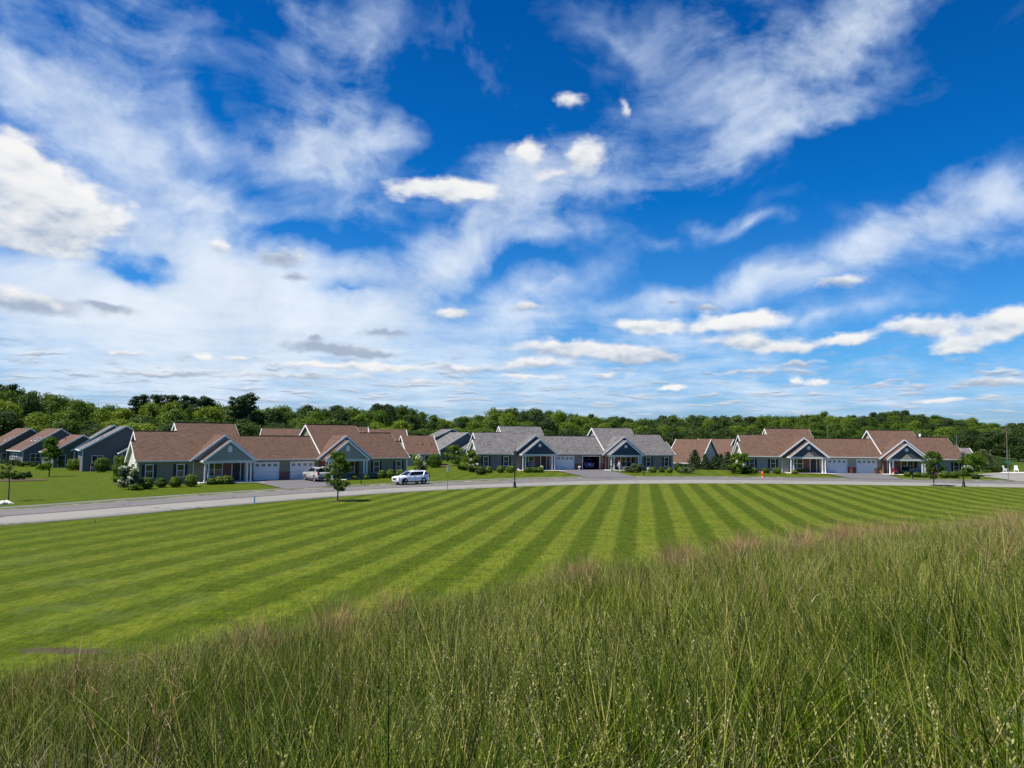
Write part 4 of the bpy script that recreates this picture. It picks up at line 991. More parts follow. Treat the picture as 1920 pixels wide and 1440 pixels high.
G1 = 'clipped round shrubs along the house fronts'
def lab(where): return where
for q in [(301, 912, .95, .85, 'clipped shrub under the first window of the sage pair, leftmost of the row'), (329, 911.5, 1.05, .95, 'clipped shrub below the gap between the two left windows of the sage pair'), (357.5, 910.5, 1.2, 1.1, 'largest clipped shrub, right of the sage pair left downspout bed'),
          (273, 915, 1.4, 1.0, 'yellow green shrub at the front left corner of the sage pair'), (396, 906.5, .95, .6, 'reddish low shrub before the left porch of the sage pair'), (411, 905.8, .95, .7, 'middle low shrub before the left porch of the sage pair'), (425.5, 905.5, 1.15, .8, 'right low shrub before the left porch of the sage pair'),
          (664, 897.5, .8, .55, 'small round shrub behind the roadside mailbox of the sage pair'), (685, 897, .7, .55, 'small reddish shrub right of the black mailbox by the maple'), (716, 894.5, .95, .85, 'clipped shrub below the third window of the sage pair'), (732, 894, 1.05, .9, 'clipped shrub between the two right windows of the sage pair'), (750, 893, 1.0, .85, 'clipped shrub half hidden by the roof of the white car'),
          (916.5, 885, .95, .8, 'clipped shrub under the first window of the grey pair'), (937.5, 884.5, 1.05, .85, 'clipped square shrub between the left windows of the grey pair'), (957.5, 884.5, 1.15, .85, 'clipped shrub just left of the centre street lamp'), (903, 888, 1.3, .9, 'dark shrub at the corner of the grey pair'),
          (990, 884.5, 1.0, .65, 'left low shrub before the left porch of the grey pair'), (1001.5, 884, .9, .65, 'middle low shrub before the left porch of the grey pair'), (1012, 884, .95, .7, 'right low shrub before the left porch of the grey pair'),
          (1186, 883.5, .9, .6, 'low shrub beside the couple at the grey pair'), (1224.5, 884, 1.0, .7, 'clipped shrub right of the mailbox before the grey pair'), (1240.5, 884, .85, .7, 'clipped shrub between the right windows of the grey pair'), (1256, 884.5, .8, .65, 'clipped shrub under the last window of the grey pair'), (1276.5, 884.5, 1.0, .7, 'shrub at the right corner of the grey pair'),
          (1414.5, 885.5, .95, .7, 'clipped shrub left of the hydrant before the beige pair'), (1435.5, 885.5, 1.0, .75, 'clipped shrub behind the hydrant before the beige pair'), (1456.5, 886.5, 1.0, .8, 'clipped shrub left of the beige pair downspout'), (1400, 887, 1.7, 1.0, 'dark shrub under the small tree of the beige pair'),
          (1490, 886.5, .75, .5, 'left low shrub before the left porch of the beige pair'), (1501, 884.8, .85, .5, 'middle low shrub before the left porch of the beige pair'), (1509, 884.8, .85, .5, 'right low shrub before the left porch of the beige pair'),
          (1700.5, 891.5, .9, .55, 'low shrub left of the red chair on the right porch'), (1718.5, 892.5, 1.0, .6, 'low shrub right of the mailbox before the right porch'), (1733, 893, .9, .55, 'low shrub between red chair and young maple'), (1769.5, 894, 1.2, .8, 'clipped shrub right of the young maple before the beige pair'), (1789.5, 894.5, 1.15, .8, 'clipped shrub under the last window of the beige pair'), (1829, 896, .95, .55, 'dark low shrub beside the layered tree')]:
    shrub(q[0], q[1] + 2.0, q[2] * 1.12, q[3] * 1.18, q[4], group=G1, mat='box' if 'dark' not in q[4] else 'dark')
shrub(241, 918, 1.9, 2.4, 'tall shrub with white blossoms at the front of the sage pair corner', 'grey', flower='flower', loose=1)
shrub(227, 900, 2.2, 2.9, 'tall dense green shrub against the left end of the sage pair', 'street', D=92)
shrub(255, 919, 1.4, .6, 'spreading green ground shrub below the white blossomed shrub', 'street', loose=1)
shrub(222, 905, 1.6, .7, 'low shrubs left of the white blossomed shrub in mulch', 'mid', loose=1)
shrub(788, 884, 2.1, 2.7, 'white hydrangea bush behind the white car', 'light', D=109, flower='flower', loose=1, name='hydrangea_bush')
shrub(815, 872, 2.5, 2.3, 'round yellow green shrub on mulch left of the slate bungalow', 'street', D=126)
shrub(192, 873, 2.2, 2.3, 'round clipped tall shrub on the patio of the mauve bungalow', 'street', D=116)
shrub(139, 863, 2.2, 1.9, 'pale green shrub at the left corner of the mauve bungalow', 'light', D=124)
shrub(24, 863, 1.5, 1.3, 'dark shrub under the window row of the skylight bungalow', 'dark', D=136, loose=1); shrub(45, 862, 2.4, 1.1, 'dark shrub mass at the corner of the skylight bungalow', 'dark', D=134, loose=1); shrub(64, 861, 1.2, .8, 'small dark shrub by the patio door of the skylight bungalow', 'dark', D=134, loose=1)
shrub(30, 900, 1.5, .95, 'left green shrub of the pair near the sapling on the left lawn', 'mid', loose=1); shrub(45, 898.5, 1.6, 1.0, 'right dark shrub of the pair near the sapling on the left lawn', 'dark', loose=1); shrub(4, 899, 1.6, 1.2, 'shrub cut by the left edge of the photo', 'mid', loose=1)
shrub(1195, 886, 1.9, 1.5, 'loose olive shrub before the right porch of the grey pair', 'grey', D=113, loose=1); shrub(1178, 884, 1.1, 1.0, 'reddish loose shrub beside the walkers at the grey pair', 'grey', D=113.5, loose=1)
shrub(1374, 885, 2.6, 1.5, 'spreading shrub at the left end of the beige pair', 'mid', D=114, loose=1); shrub(889, 884, 2.2, 1.2, 'spreading shrub under the small tree of the grey pair', 'mid', D=111, loose=1); shrub(868, 878, 2.0, .9, 'low shrubs behind the left end of the grey pair', 'mid', D=116, loose=1)
shrub(1813, 893, 1.6, 1.7, 'cream blossomed bush right of the last window of the beige pair', 'street', D=112, flower='flower', loose=1); shrub(1806, 895, 1.5, .9, 'green shrub at the foot of the cream blossomed bush', 'street', D=111)
shrub(1830, 884, 1.6, 2.6, 'purple flowered bush behind the layered tree', 'mid', D=128, flower='purple', loose=1)
hd = shrub(1858, 874, 7.5, 3.2, 'long rounded dark hedge behind the right lawn', 'dark', D=160, name='hedge'); shrub(1846, 884, 2.4, 1.2, 'low green mound before the long hedge', 'mid', D=135)
shrub(1290, 887, 2.4, 1.1, 'grey green low shrub on mulch between the grey and beige pairs', 'grey', D=113, loose=1)
shrub(1272, 884, 1.4, 1.3, 'dark red leaved shrub at the right end of the grey pair', 'dark', D=119)
# conifers between the grey and beige pairs
def conifer(px, D, topy, w, label):
    g = at(px, 860, D); z0 = H(g.x, g.y); h = at(px, topy, D).z - z0; root = empty('conifer', (g.x, g.y, z0), px, label, 'tree', 'conifers between the grey and beige pairs'); bl = []
    for k in range(34):
        q = k / 33; rr = w / 2 * (1 - q) ** .85; a = k * 2.4
        bl.append((rr * .65 * math.cos(a), rr * .65 * math.sin(a), h * (.05 + .92 * q), .12 * w + rr * .42, .12 * w + rr * .42, h * .045))
    crown_obj(root, 'crown', bl, 3600, .11, LF['pine'], shell=.8); t_ = MB(); t_.tube([(0, 0, -.1), (0, 0, h * .97)], [.12, .02], 6); t_.build('trunk', M['bark'], root)
conifer(1303, 128, 843, 3.2, 'tall pointed conifer, leftmost of those between the two pairs'); conifer(1322.5, 131, 851, 2.3, 'narrow conifer, second from the left between the two pairs')
conifer(1340, 132, 853, 2.6, 'conifer third from the left between the two pairs'); conifer(1352, 133, 851, 2.5, 'bushy conifer before the low brown roofed wing'); conifer(1364.5, 127, 847, 2.6, 'rightmost conifer, beside the left end of the beige pair')
# ------------------------------------------------------------------ drives, paths, beds
B1 = (-41.6, 82.9, R(35.8)); B2 = (-5.15, 115.5, R(16)); B3 = (36.7, 117.6, R(-4))
def loc(B, u, v): return Vector((B[0] + u * math.cos(B[2]) - v * math.sin(B[2]), B[1] + u * math.sin(B[2]) + v * math.cos(B[2])))
for B, la, ra in ((B1, (540, 919), (660, 909.5)), (B2, (1102, 897), (1196, 896.5)), (B3, (1596, 898.5), (1694, 900))):
    a, b_ = gp(*la), gp(*ra); patch('driveway', [loc(B, 12.2, .3), loc(B, 21.4, .3), b_, a], .075, M['drive'], 14)
    patch('front_path', [loc(B, 9.6, -2.0), loc(B, 12.8, -2.0), loc(B, 13.6, -3.6), loc(B, 9.9, -3.1)], .105, M['concrete'])
    patch('front_path', [loc(B, 20.6, -1.0), loc(B, 23.6, -2.6), loc(B, 22.9, -4.4), loc(B, 19.8, -3.0)], .105, M['concrete'])
    for q in ([(-1.3, -1.3), (6.4, -1.5), (6.4, .1), (-.6, .1)], [(-2.0, -.9), (-.0, -.9), (-.0, 7), (-1.4, 7)], [(6.6, -3.1), (9.6, -3.1), (9.6, -2.0), (6.6, -2.0)], [(26.8, -1.9), (34.4, -1.8), (34.0, -.5), (26.9, -.5)], [(23.6, -3.6), (26.8, -3.6), (26.8, -2.6), (23.6, -2.6)]):
        patch('flower_bed', [loc(B, *p) for p in q], .06, M['mulch'], 6)
c_ = gp(815, 874); ngon('flower_bed', [(c_.x + 3.6 * math.cos(a), c_.y + 2.6 * math.sin(a)) for a in np.linspace(0, 2 * PI, 14, endpoint=False)], .06, M['mulch'])
c_ = gp(22, 901); ngon('flower_bed', [(c_.x + 4.2 * math.cos(a), c_.y + 2.2 * math.sin(a)) for a in np.linspace(0, 2 * PI, 14, endpoint=False)], .06, M['mulch'])
patch('patio', [gp(158, 873), gp(200, 875), gp(205, 870.5), gp(165, 869.5)], .08, M['concrete'])
ngon('side_street', [gp(*p)[:2] for p in ((1832, 890), (1868, 887), (1905, 887.5), (1960, 888), (1990, 903), (1912, 903.5), (1895, 901), (1872, 897.5), (1848, 895))], .07, M['road_light'])
ngon('side_pavement', [gp(*p)[:2] for p in ((1878, 886.2), (1960, 886.6), (1960, 888.2), (1872, 887.8))], .10, M['concrete'])


# ------------------------------------------------------------------ vehicles
def paint(name, col): return plain(name, col, .28, .0, .6, var=.02, scale=.5, coat=.8)
M['p_white'] = paint('white_car_paint', (.80, .81, .82)); M['p_silver'] = paint('champagne_car_paint', (.42, .40, .37)); M['p_blue'] = paint('blue_car_paint', (.01, .035, .30))
M['tyre'] = plain('rubber', (.018, .018, .018), .85); M['alloy'] = plain('alloy', (.62, .63, .65), .35, .5); M['trimgrey'] = plain('grey_plastic', (.07, .07, .075), .6)
M['lampred'] = plain('red_lens', (.42, .012, .012), .2); M['lampclear'] = plain('clear_lens', (.55, .57, .60), .15); M['carglass'] = plain('car_glass', (.008, .010, .012), .08, spec=.45, var=.1); M['gold'] = plain('gold_badge', (.55, .38, .06), .3, .8)
def suv(x, y, rz, body, label, name='parked_suv'):
    root = empty(name, (x, y, H(x, y) + .08), rz, label, 'car')
    mb = MB(); ST = [(2.40, .60, .42, .66), (2.36, .76, .30, .84), (2.22, .86, .24, .95), (1.9, .91, .22, 1.02), (1.25, .925, .22, 1.08), (.9, .92, .22, 1.10), (-.3, .92, .22, 1.09), (-1.5, .925, .22, 1.12), (-2.0, .92, .24, 1.13), (-2.28, .88, .30, 1.10), (-2.38, .80, .42, .98), (-2.40, .70, .50, .80)]
    rows = [[(x_, -w * .8, zb), (x_, -w, zb + .14), (x_, -w * 1.005, .62), (x_, -w * .965, zt - .06), (x_, -w * .88, zt), (x_, 0, zt + .045), (x_, w * .88, zt), (x_, w * .965, zt - .06), (x_, w * 1.005, .62), (x_, w, zb + .14), (x_, w * .8, zb)] for x_, w, zb, zt in ST]
    mb.grid(rows, 0, True); mb.face(rows[0]); mb.face(rows[-1][::-1]); mb.build('body', M[body], root)
    def ring(z, xf, xr, w): return [(xf, -w * .82, z), (xf - .16, -w, z), (xr + .16, -w, z), (xr, -w * .84, z), (xr, w * .84, z), (xr + .16, w, z), (xf - .16, w, z), (xf, w * .82, z)]
    gl = MB(); R3 = [ring(1.04, 1.22, -2.26, .865), ring(1.33, .72, -2.14, .80), ring(1.58, .22, -1.86, .70)]; gl.grid(R3, 0, True, False); gl.build('windows', M['carglass'], root)
    rf = MB(); R4 = [ring(1.565, .26, -2.02, .705), ring(1.625, .08, -1.98, .65), ring(1.68, -.35, -1.5, .46)]; rf.grid(R4, 0, True); rf.face(R4[-1]); rf.build('roof', M[body], root)
    pl_ = MB(); pk_ = MB()
    for s in (-1, 1):
        for (x0, z0, w0), (x1, z1, w1), r in [((1.18, 1.05, .84), (.18, 1.6, .67), .035), ((-1.38, 1.06, .862), (-1.66, 1.57, .69), .12)]: pl_.tube([(x0, s * w0, z0), (x1, s * w1, z1)], r, 6)
        for (x0, z0, w0), (x1, z1, w1), r in [((.05, 1.06, .868), (-.12, 1.6, .70), .03)]: pk_.tube([(x0, s * w0, z0), (x1, s * w1, z1)], r, 6)
        bl = MB(); bl.grid([[(1.1, s * .885, 1.05), (1.0, s * .86, 1.10)], [(-.3, s * .885, 1.05), (-.3, s * .862, 1.15)], [(-2.1, s * .865, 1.05), (-2.05, s * .83, 1.22)]]); bl.build('belt_line', M[body], root)
    each(pl_, 'pillar', M[body], root); each(pk_, 'pillar', M['tyre'], root)
    for s in (-1, 1):
        for xx in (1.43, -1.43):
            w_ = MB(); yy = s * .80
            w_.grid([[(xx + r_ * math.cos(a), yy + s * o, .36 + r_ * math.sin(a)) for a in np.linspace(0, 2 * PI, 22, endpoint=False)] for r_, o in ((.26, .13), (.34, .145), (.375, .10), (.375, -.08), (.3, -.1))], 0, True)
            wh = w_.build('wheel', M['tyre'], root); q = MB()
            q.grid([[(xx + r_ * math.cos(a), yy + s * o, .36 + r_ * math.sin(a)) for a in np.linspace(0, 2 * PI, 20, endpoint=False)] for r_, o in ((.275, .13), (.265, .11), (.25, .06))], 0, True); q.face([(xx + .25 * math.cos(a), yy + s * .06, .36 + .25 * math.sin(a)) for a in np.linspace(0, 2 * PI, 20, endpoint=False)])
            for k in range(5):
                a = k * 2 * PI / 5 + .3; q.box((xx + .12 * math.cos(a), yy + s * .10, .36 + .12 * math.sin(a)), (.13, .025, .045), 0, (Vector((math.cos(a), 0, math.sin(a))), Vector((0, 1, 0)), Vector((-math.sin(a), 0, math.cos(a)))))
            q.build('rim', M['alloy'], wh)
            ar = MB(); ar.grid([[(xx + r_ * math.cos(a), s * o, .37 + r_ * math.sin(a)) for a in np.linspace(-.25, PI + .25, 16)] for r_, o in ((.36, .90), (.40, .938), (.455, .938), (.47, .915))]); ar.face([(xx + .40 * math.cos(a), s * .926, .37 + .40 * math.sin(a)) for a in np.linspace(-.3, PI + .3, 16)]); ar.build('wheel_arch', M['trimgrey'] if body != 'p_white' else M['tyre'], root)
    for s in (-1, 1):
        h = MB(); h.box((2.20, s * .70, .86), (.14, .14, .075)); h.build('headlight', M['lampclear'], root)
        h = MB(); h.box((-2.28, s * .78, 1.0), (.11, .10, .16)); h.build('taillight', M['lampred'], root)
        h = MB(); h.box((.80, s * 1.0, 1.12), (.07, .12, .07)); h.build('mirror', M[body], root)
        h = MB(); h.tube([(-.1, s * .56, 1.70), (-1.5, s * .56, 1.71)], .025, 6); h.build('roof_rail', M['alloy'], root)
        h = MB(); h.box((0, s * .93, .34), (.98, .012, .07)); h.build('sill', M['trimgrey'], root)
        for x0 in (.05, -1.0):
            h = MB(); h.box((x0 + .02, s * .925, .98), (.09, .02, .018)); h.build('door_handle', M[body], root)
        h = MB()
        for x0 in (.98, -.12, -1.12): h.box((x0, s * .9275, .70), (.006, .004, .33))
        each(h, 'door_gap', M['trimgrey'], root)
    g = MB(); g.box((2.385, 0, .78), (.03, .50, .045)); g.box((2.39, 0, .60), (.03, .48, .07)); each(g, 'grille', M['tyre'], root)
    g = MB(); g.box((2.42, 0, .70), (.02, .16, .022)); g.box((2.42, 0, .70), (.02, .05, .05)); g.build('emblem', M['gold'], root)
    g = MB(); g.box((-2.36, 0, .46), (.06, .80, .12)); g.box((2.30, 0, .34), (.08, .72, .07)); each(g, 'bumper', M['trimgrey'], root)
    g = MB(); g.box((-2.41, 0, .88), (.012, .16, .08)); g.build('number_plate', M['white'], root)
    g = MB(); g.box((-2.02, 0, 1.62), (.12, .55, .03)); g.build('spoiler', M[body], root)
    return root
p = gp(770, 908.5); i = min(range(len(NEARC)), key=lambda k: (NEARC[k] - Vector((p.x, p.y))).length); dr = (NEARC[i + 1] - NEARC[i - 1]).normalized()
suv(p.x, p.y, math.atan2(-dr.y, -dr.x), 'p_white', 'white car parked on the street in front of the sage bungalow pair').scale = (.90, .92, .92)
pw_ = loc(B1, 19.35, -3.6); suv(pw_.x, pw_.y, B1[2] + PI / 2 + .03, 'p_silver', 'champagne silver car seen from behind, in the driveway before the garage door')
pw_ = loc(B2, 18.9, 3.3); o_ = suv(pw_.x, pw_.y, B2[2] + PI / 2, 'p_blue', 'blue car inside the open garage of the grey pair'); o_.location.z = .27

# ------------------------------------------------------------------ street furniture
M['lampblack'] = plain('black_cast_iron', (.018, .019, .024), .45, .3, var=.2); M['frost'] = plain('frosted_glass', (.20, .22, .27), .25, var=.1)
def street_lamp(px, by, h, label):
    p = gp(px, by); root = empty('street_lamp', p, 0, label, 'street lamp', 'post lamps along the lawn'); b = MB()
    b.lathe([(.21, 0), (.21, .12), (.17, .16), (.15, .42), (.11, .55), (.13, .60), (.085, .68), (.07, .72)], n=12); b.build('base', M['lampblack'], root)
    q = MB(); q.lathe([(.062, .7), (.055, h - .95), (.09, h - .93), (.05, h - .88), (.06, h - .78), (.13, h - .74), (.14, h - .70), (.10, h - .68)], n=12); q.build('pole', M['lampblack'], root)
    g = MB(); g.lathe([(.10, h - .68), (.20, h - .28), (.205, h - .26)], n=8); g.build('lantern_glass', M['frost'], root)
    t_ = MB()
    for k in range(8): a = k * PI / 4; t_.tube([(.105 * math.cos(a), .105 * math.sin(a), h - .68), (.208 * math.cos(a), .208 * math.sin(a), h - .26)], .012, 4)
    t_.lathe([(.235, h - .27), (.235, h - .24), (.15, h - .13), (.06, h - .08), (.035, h - .05), (.05, h - .02), (.0, h + .06)], n=8); t_.build('lantern_cap', M['lampblack'], root)
street_lamp(965, 914.5, 4.25, 'black post lamp at the lawn edge in the middle of the photo'); street_lamp(1807, 912.5, 4.3, 'black post lamp at the lawn edge right of the maple, at the right')
def mailbox(px, by, D, two, label):
    p = gp(px, by); root = empty('mailbox', p, .3 * 0 + .15, label, 'mailbox', 'roadside mailboxes'); b = MB(); b.bx((-.05, -.05, -.1), (.05, .05, 1.0)); b.bx((-.34, -.05, .98), (.34, .05, 1.06)); b.build('post', M['lampblack'], root)
    for c in ((-.24, .24) if two else (0,)):
        m_ = MB(); rows = [[(c + .115 * math.cos(a) if True else 0, yy, 1.17 + .12 * math.sin(a)) for a in np.linspace(0, PI, 8)] + [(c - .115, yy, 1.06), (c + .115, yy, 1.06)] for yy in (-.26, .26)]
        m_.grid(rows, 0, True, False); m_.face(rows[0]); m_.face(rows[1]); m_.build('box', M['lampblack'], root); f = MB(); f.bx((c + .12, -.1, 1.15), (c + .13, -.06, 1.34)); f.build('flag', M['red'], root)
mailbox(677, 909, None, True, 'double black mailbox right of the maple, at the road before the sage pair'); mailbox(1207.5, 892.8, None, True, 'double black mailbox at the road before the grey pair'); mailbox(1711, 898.5, None, True, 'double black mailbox at the road before the right porch of the beige pair')
def hydrant(px, by):
    p = gp(px, by); root = empty('fire_hydrant', p, .2, 'orange fire hydrant on the verge before the beige pair', 'fire hydrant'); M['orange'] = plain('orange_paint', (.72, .12, .015), .45, var=.08)
    b = MB(); b.lathe([(.20, 0), (.20, .06), (.14, .07), (.13, .30), (.135, .55), (.18, .57), (.18, .62), (.15, .63)], n=14); b.build('barrel', M['orange'], root)
    c = MB(); c.lathe([(.15, .63), (.145, .72), (.09, .82), (.04, .85), (.04, .92), (0, .93)], n=14); c.build('bonnet', M['orange'], root)
    for d, r_ in ((Vector((1, 0, 0)), .07), (Vector((-1, 0, 0)), .07), (Vector((0, -1, 0)), .10)):
        n_ = MB(); n_.tube([d * .08 + Vector((0, 0, .45)), d * .22 + Vector((0, 0, .45))], r_, 8); n_.build('nozzle', M['orange'], root)
hydrant(1430, 895.8)
p = gp(839, 918.5); root = empty('sign_post', p, 1.25, 'thin post with a narrow white sign at the lawn edge right of the white car', 'sign'); b = MB(); b.tube([(0, 0, -.2), (0, 0, 2.35)], .03, 6); b.build('post', M['wood'], root); b = MB(); b.bx((-.24, -.045, 1.95), (.24, -.02, 2.5)); b.build('sign_board', M['white'], root)
p = gp(477, 943.5); root = empty('marker_post', p, .3, 'short pale blue utility marker at the lawn edge left of the maple', 'marker post'); M['paleblue'] = plain('pale_blue_plastic', (.40, .62, .72), .5); b = MB(); b.bx((-.06, -.02, -.1), (.06, .02, .62)); b.build('post', M['paleblue'], root); b = MB(); b.bx((-.062, -.024, .42), (.062, .024, .60)); b.build('cap', M['white'], root)
p = gp(178, 981.5); root = empty('small_stake', p, .1, 'small dark stake in the lawn near the left stretch of road', 'stake'); b = MB(); b.tube([(0, 0, -.1), (.01, 0, .22)], .02, 5); b.tube([(.01, 0, .2), (-.05, 0, .24)], .02, 5); b.build('stake', M['black'], root)
# right of the beige pair: name post, utility poles and wires
p = gp(1891, 901); root = empty('street_sign', p, .1, 'blank green street name sign on a thin post by the side street', 'street sign'); M['signgreen'] = plain('sign_green', (.02, .26, .18), .5)
b = MB(); b.tube([(0, 0, -.1), (0, 0, 2.6)], .03, 6); b.build('post', M['metal'], root); b = MB(); b.bx((-.42, -.015, 2.35), (.42, .015, 2.58)); b.build('sign_board', M['signgreen'], root)
def pole(px, by, ty, D, label, arm=True, r=.13, twin=False, mat='wood'):
    g = at(px, by, D); z0 = H(g.x, g.y); h = at(px, ty, D).z - z0; root = empty('utility_pole', (g.x, g.y, z0), 0, label, 'utility pole'); b = MB(); b.tube([(0, 0, -.3), (0, 0, h)], [r, r * .7], 8); b.build('pole', M[mat], root)
    if arm:
        b = MB(); b.bx((-1.1, -.06, h - 1.2), (1.1, .06, h - 1.05)); b.build('crossarm', M['wood'], root)
        for k in (-1, -.5, .5, 1):
            b = MB(); b.lathe([(.04, h - 1.05), (.06, h - .98), (.03, h - .9)], n=6); b.v = [(v[0] + k, v[1], v[2]) for v in b.v]; b.build('insulator', M['metal'], root)
    if twin:
        for k in (-.35, .35): b = MB(); b.tube([(k, -.3, 0), (k, -.3, h * .45)], .05, 6); b.build('conduit', M['metal'], root)
    return Vector((g.x, g.y, z0 + h - 1.1))
e1 = pole(1889.5, 870, 798, 185, 'tall brown utility pole with a crossarm on the right, in front of the wood', twin=True); e2 = pole(1794, 840, 815, 190, 'short pale pole above the small grey roof at the right', False, .1, mat='metal'); e3 = pole(1552, 822, 796, 230, 'slim pale pole above the garage roof of the beige pair', False, .1, mat='metal'); e4 = pole(1722, 822, 806, 200, 'pole with a white transformer behind the right roof of the beige pair', True, .12)
b = MB(); b.lathe([(.25, 0), (.28, .1), (.28, .8), (.2, .95), (0, 1.0)], n=10); o = b.build('transformer', M['white']); o.parent = [x for x in COL.objects if x.name.startswith('utility_pole')][-1]; o.location = (.35, -.2, e4.z - H(e4.x, e4.y) - 1.0)
for k, (a, c) in enumerate(((e1 + Vector((-1, 0, 0)), e4 + Vector((-1, 0, 0))), (e1 + Vector((1, 0, 0)), e4 + Vector((1, 0, 0))), (e1, e2))):
    b = MB(); b.tube([a.lerp(c, q) - Vector((0, 0, 1.2 * 4 * q * (1 - q))) for q in np.linspace(0, 1, 12)], .022, 4); tag(b.build('overhead_wire', M['black']), ['upper overhead wire reaching left from the tall utility pole', 'nearer overhead wire reaching left from the tall utility pole', 'overhead wire from the tall pole to the short pale pole'][k], 'wire')
# ------------------------------------------------------------------ porch and garden things
M['chairwhite'] = plain('white_plastic', (.70, .70, .66), .5); M['blueish'] = plain('blue_grey_paint', (.20, .24, .30), .6); M['tan'] = plain('tan_wood', (.45, .28, .12), .7)
def chair(x, y, z, rz, mat, label, adk=False, name='garden_chair'):
    root = empty(name, (x, y, z), rz, label, 'chair'); s = MB(); s.box((0, 0, .40), (.27, .26, .022), 0, (Vector((1, 0, 0)), Vector((0, 1, -.18)).normalized(), Vector((0, .18, 1)).normalized())); s.build('seat', mat, root)
    b = MB()
    for k in range(5): b.box((-.2 + .1 * k, .33, .78), (.042, .014, .42), 0, (Vector((1, 0, 0)), Vector((0, 1, -.3)).normalized(), Vector((0, .3, 1)).normalized()))
    b.build('backrest', mat, root)
    for sx in (-1, 1):
        a = MB(); a.box((sx * .30, .02, .62), (.05, .30, .015)); a.build('armrest', mat, root)
        for sy in (-1, 1): l = MB(); l.box((sx * .28, sy * .24, .30), (.028, .03, .31)); l.build('leg', mat, root)
    return root
def pixchair(px, by, D, rz, mat, label, dz=0): x, y = pix_on(px, by, D); return chair(x, y, H(x, y) + dz, rz, mat, label)
pixchair(1886, 884, 126, .5, M['chairwhite'], 'left one of two pale garden chairs on the far right lawn'); pixchair(1905.5, 884, 126, -.5, M['chairwhite'], 'right one of two pale garden chairs on the far right lawn')
def porchspot(B, u, v): q = loc(B, u, v); return q.x, q.y
for B, u, v, rz, m_, lb in ((B3, 7.3, -.9, .3, M['blueish'], 'grey blue chair on the left porch of the beige pair'), (B3, 21.8, -2.9, .4, M['red'], 'red chair beside the left column of the right porch of the beige pair'), (B3, 27.4, -3.0, -.2, M['red'], 'red chair before the right column of the right porch of the beige pair'), (B2, 8.6, -.9, 0, M['blueish'], 'dark blue chair on the left porch of the grey pair'), (B2, 7.6, -.8, .2, M['black'], 'black chair on the left porch of the grey pair'),
                            (B1, 24.2, -1.4, .3, M['blueish'], 'dark blue chair on the right porch of the sage pair, behind the maple'), (B3, 24.6, -1.5, 0, M['black'], 'black chair in the shade of the right porch of the beige pair')):
    x, y = porchspot(B, u, v); chair(x, y, H(x, y) + (.12 + (.22 if B is not B1 else 0) - H(x, y) if v > -2.4 else .1), B[2] + rz, m_, lb, name='porch_chair')
def bench(B, u, v, label):
    x, y = porchspot(B, u, v); root = empty('porch_bench', (x, y, .30), B[2], label, 'bench'); s = MB(); s.box((0, 0, .42), (.70, .25, .03)); s.build('seat', M['blueish'], root); s = MB(); s.box((0, .24, .70), (.70, .03, .26)); s.build('backrest', M['blueish'], root)
    for sx in (-1, 1):
        for sy in (-1, 1): l = MB(); l.box((sx * .64, sy * .2, .2), (.03, .03, .2)); l.build('leg', M['blueish'], root)
bench(B3, 25.6, -1.2, 'grey bench in the shade of the right porch of the beige pair')
def planter(px, by, D, h, potm, flow, label, urn=False):
    x, y = pix_on(px, by, D); z = H(x, y) + .1; root = empty('flower_pot', (x, y, z), 0, label, 'flower pot'); b = MB()
    b.lathe([(.12, 0), (.14, .04), (.05, .10), (.06, .22), (.20, .34), (.24, .48), (.22, .5)] if urn else [(.13, 0), (.20, .36), (.22, .37), (.22, .42), (.18, .42)], n=12); b.build('pot', M[potm], root)
    crown_obj(root, 'plant', [(0, 0, .5 + h * .2, .22, .22, h * .5)], 160, .07, LF[flow], shell=.7)
LF['redflower'] = leafmat('red_flowers', [(.1, (.05, .08, .02)), (.5, (.30, .05, .04)), (.9, (.5, .12, .06))], .2)
planter(1086.5, 882.5, 118.3, .15, 'chairwhite', 'flower', 'white urn on the drive between the garage doors of the grey pair', True)
planter(1597, 888, 116, .5, 'terracotta', 'redflower', 'plant between the garage doors of the beige pair'); planter(1642, 889, 115.3, .4, 'terracotta', 'mid', 'plant pot right of the garage doors of the beige pair'); planter(1652, 890, 114.2, .3, 'tan', 'light', 'tan planter beside the right porch path of the beige pair')
planter(1147, 883, 118, .3, 'chairwhite', 'mid', 'white pot at the left column of the right porch of the grey pair'); planter(1015.8, 884, 116, .3, 'chairwhite', 'flower', 'small white pot at the porch shrubs of the grey pair'); planter(1738, 893.5, 111.5, .2, 'tan', 'light', 'tan ornament between the shrubs right of the red chair')
planter(1215, 884, 114.5, .2, 'chairwhite', 'flower', 'small white ornament right of the mailbox before the grey pair')
# rocks at the sapling, downspout splash block
for k, (px, by, s) in enumerate(((3, 945.5, .45), (13, 944.5, .42), (18, 945, .3))):
    p = gp(px, by); b = MB(); n = 9; rows = [[(s * math.cos(f) * math.cos(a) * (1 + .25 * math.sin(3 * a + k + f * 4)), s * .8 * math.cos(f) * math.sin(a), s * .62 * math.sin(f) * (1 + .2 * math.cos(2 * a + k))) for a in np.linspace(0, 2 * PI, n, endpoint=False)] for f in np.linspace(-.3, 1.55, 6)]
    b.grid(rows, 0, True, False); o = b.build('rock', M['concrete']); o.location = p; tag(o, ['pale rock cut by the left edge of the photo', 'pale rock at the foot of the thin sapling', 'smallest pale rock right of the sapling'][k], 'rock')
for B, u, lb in ((B1, 6.3, 'pale stone at the left downspout of the sage pair'), (B2, 6.3, 'pale stone at the left downspout of the grey pair')):
    x, y = porchspot(B, u, -.75); b = MB(); b.lathe([(.2, 0), (.22, .1), (.15, .22), (0, .26)], n=7); o = b.build('rock', M['concrete']); o.location = (x, y, H(x, y) + .05); tag(o, lb, 'rock')
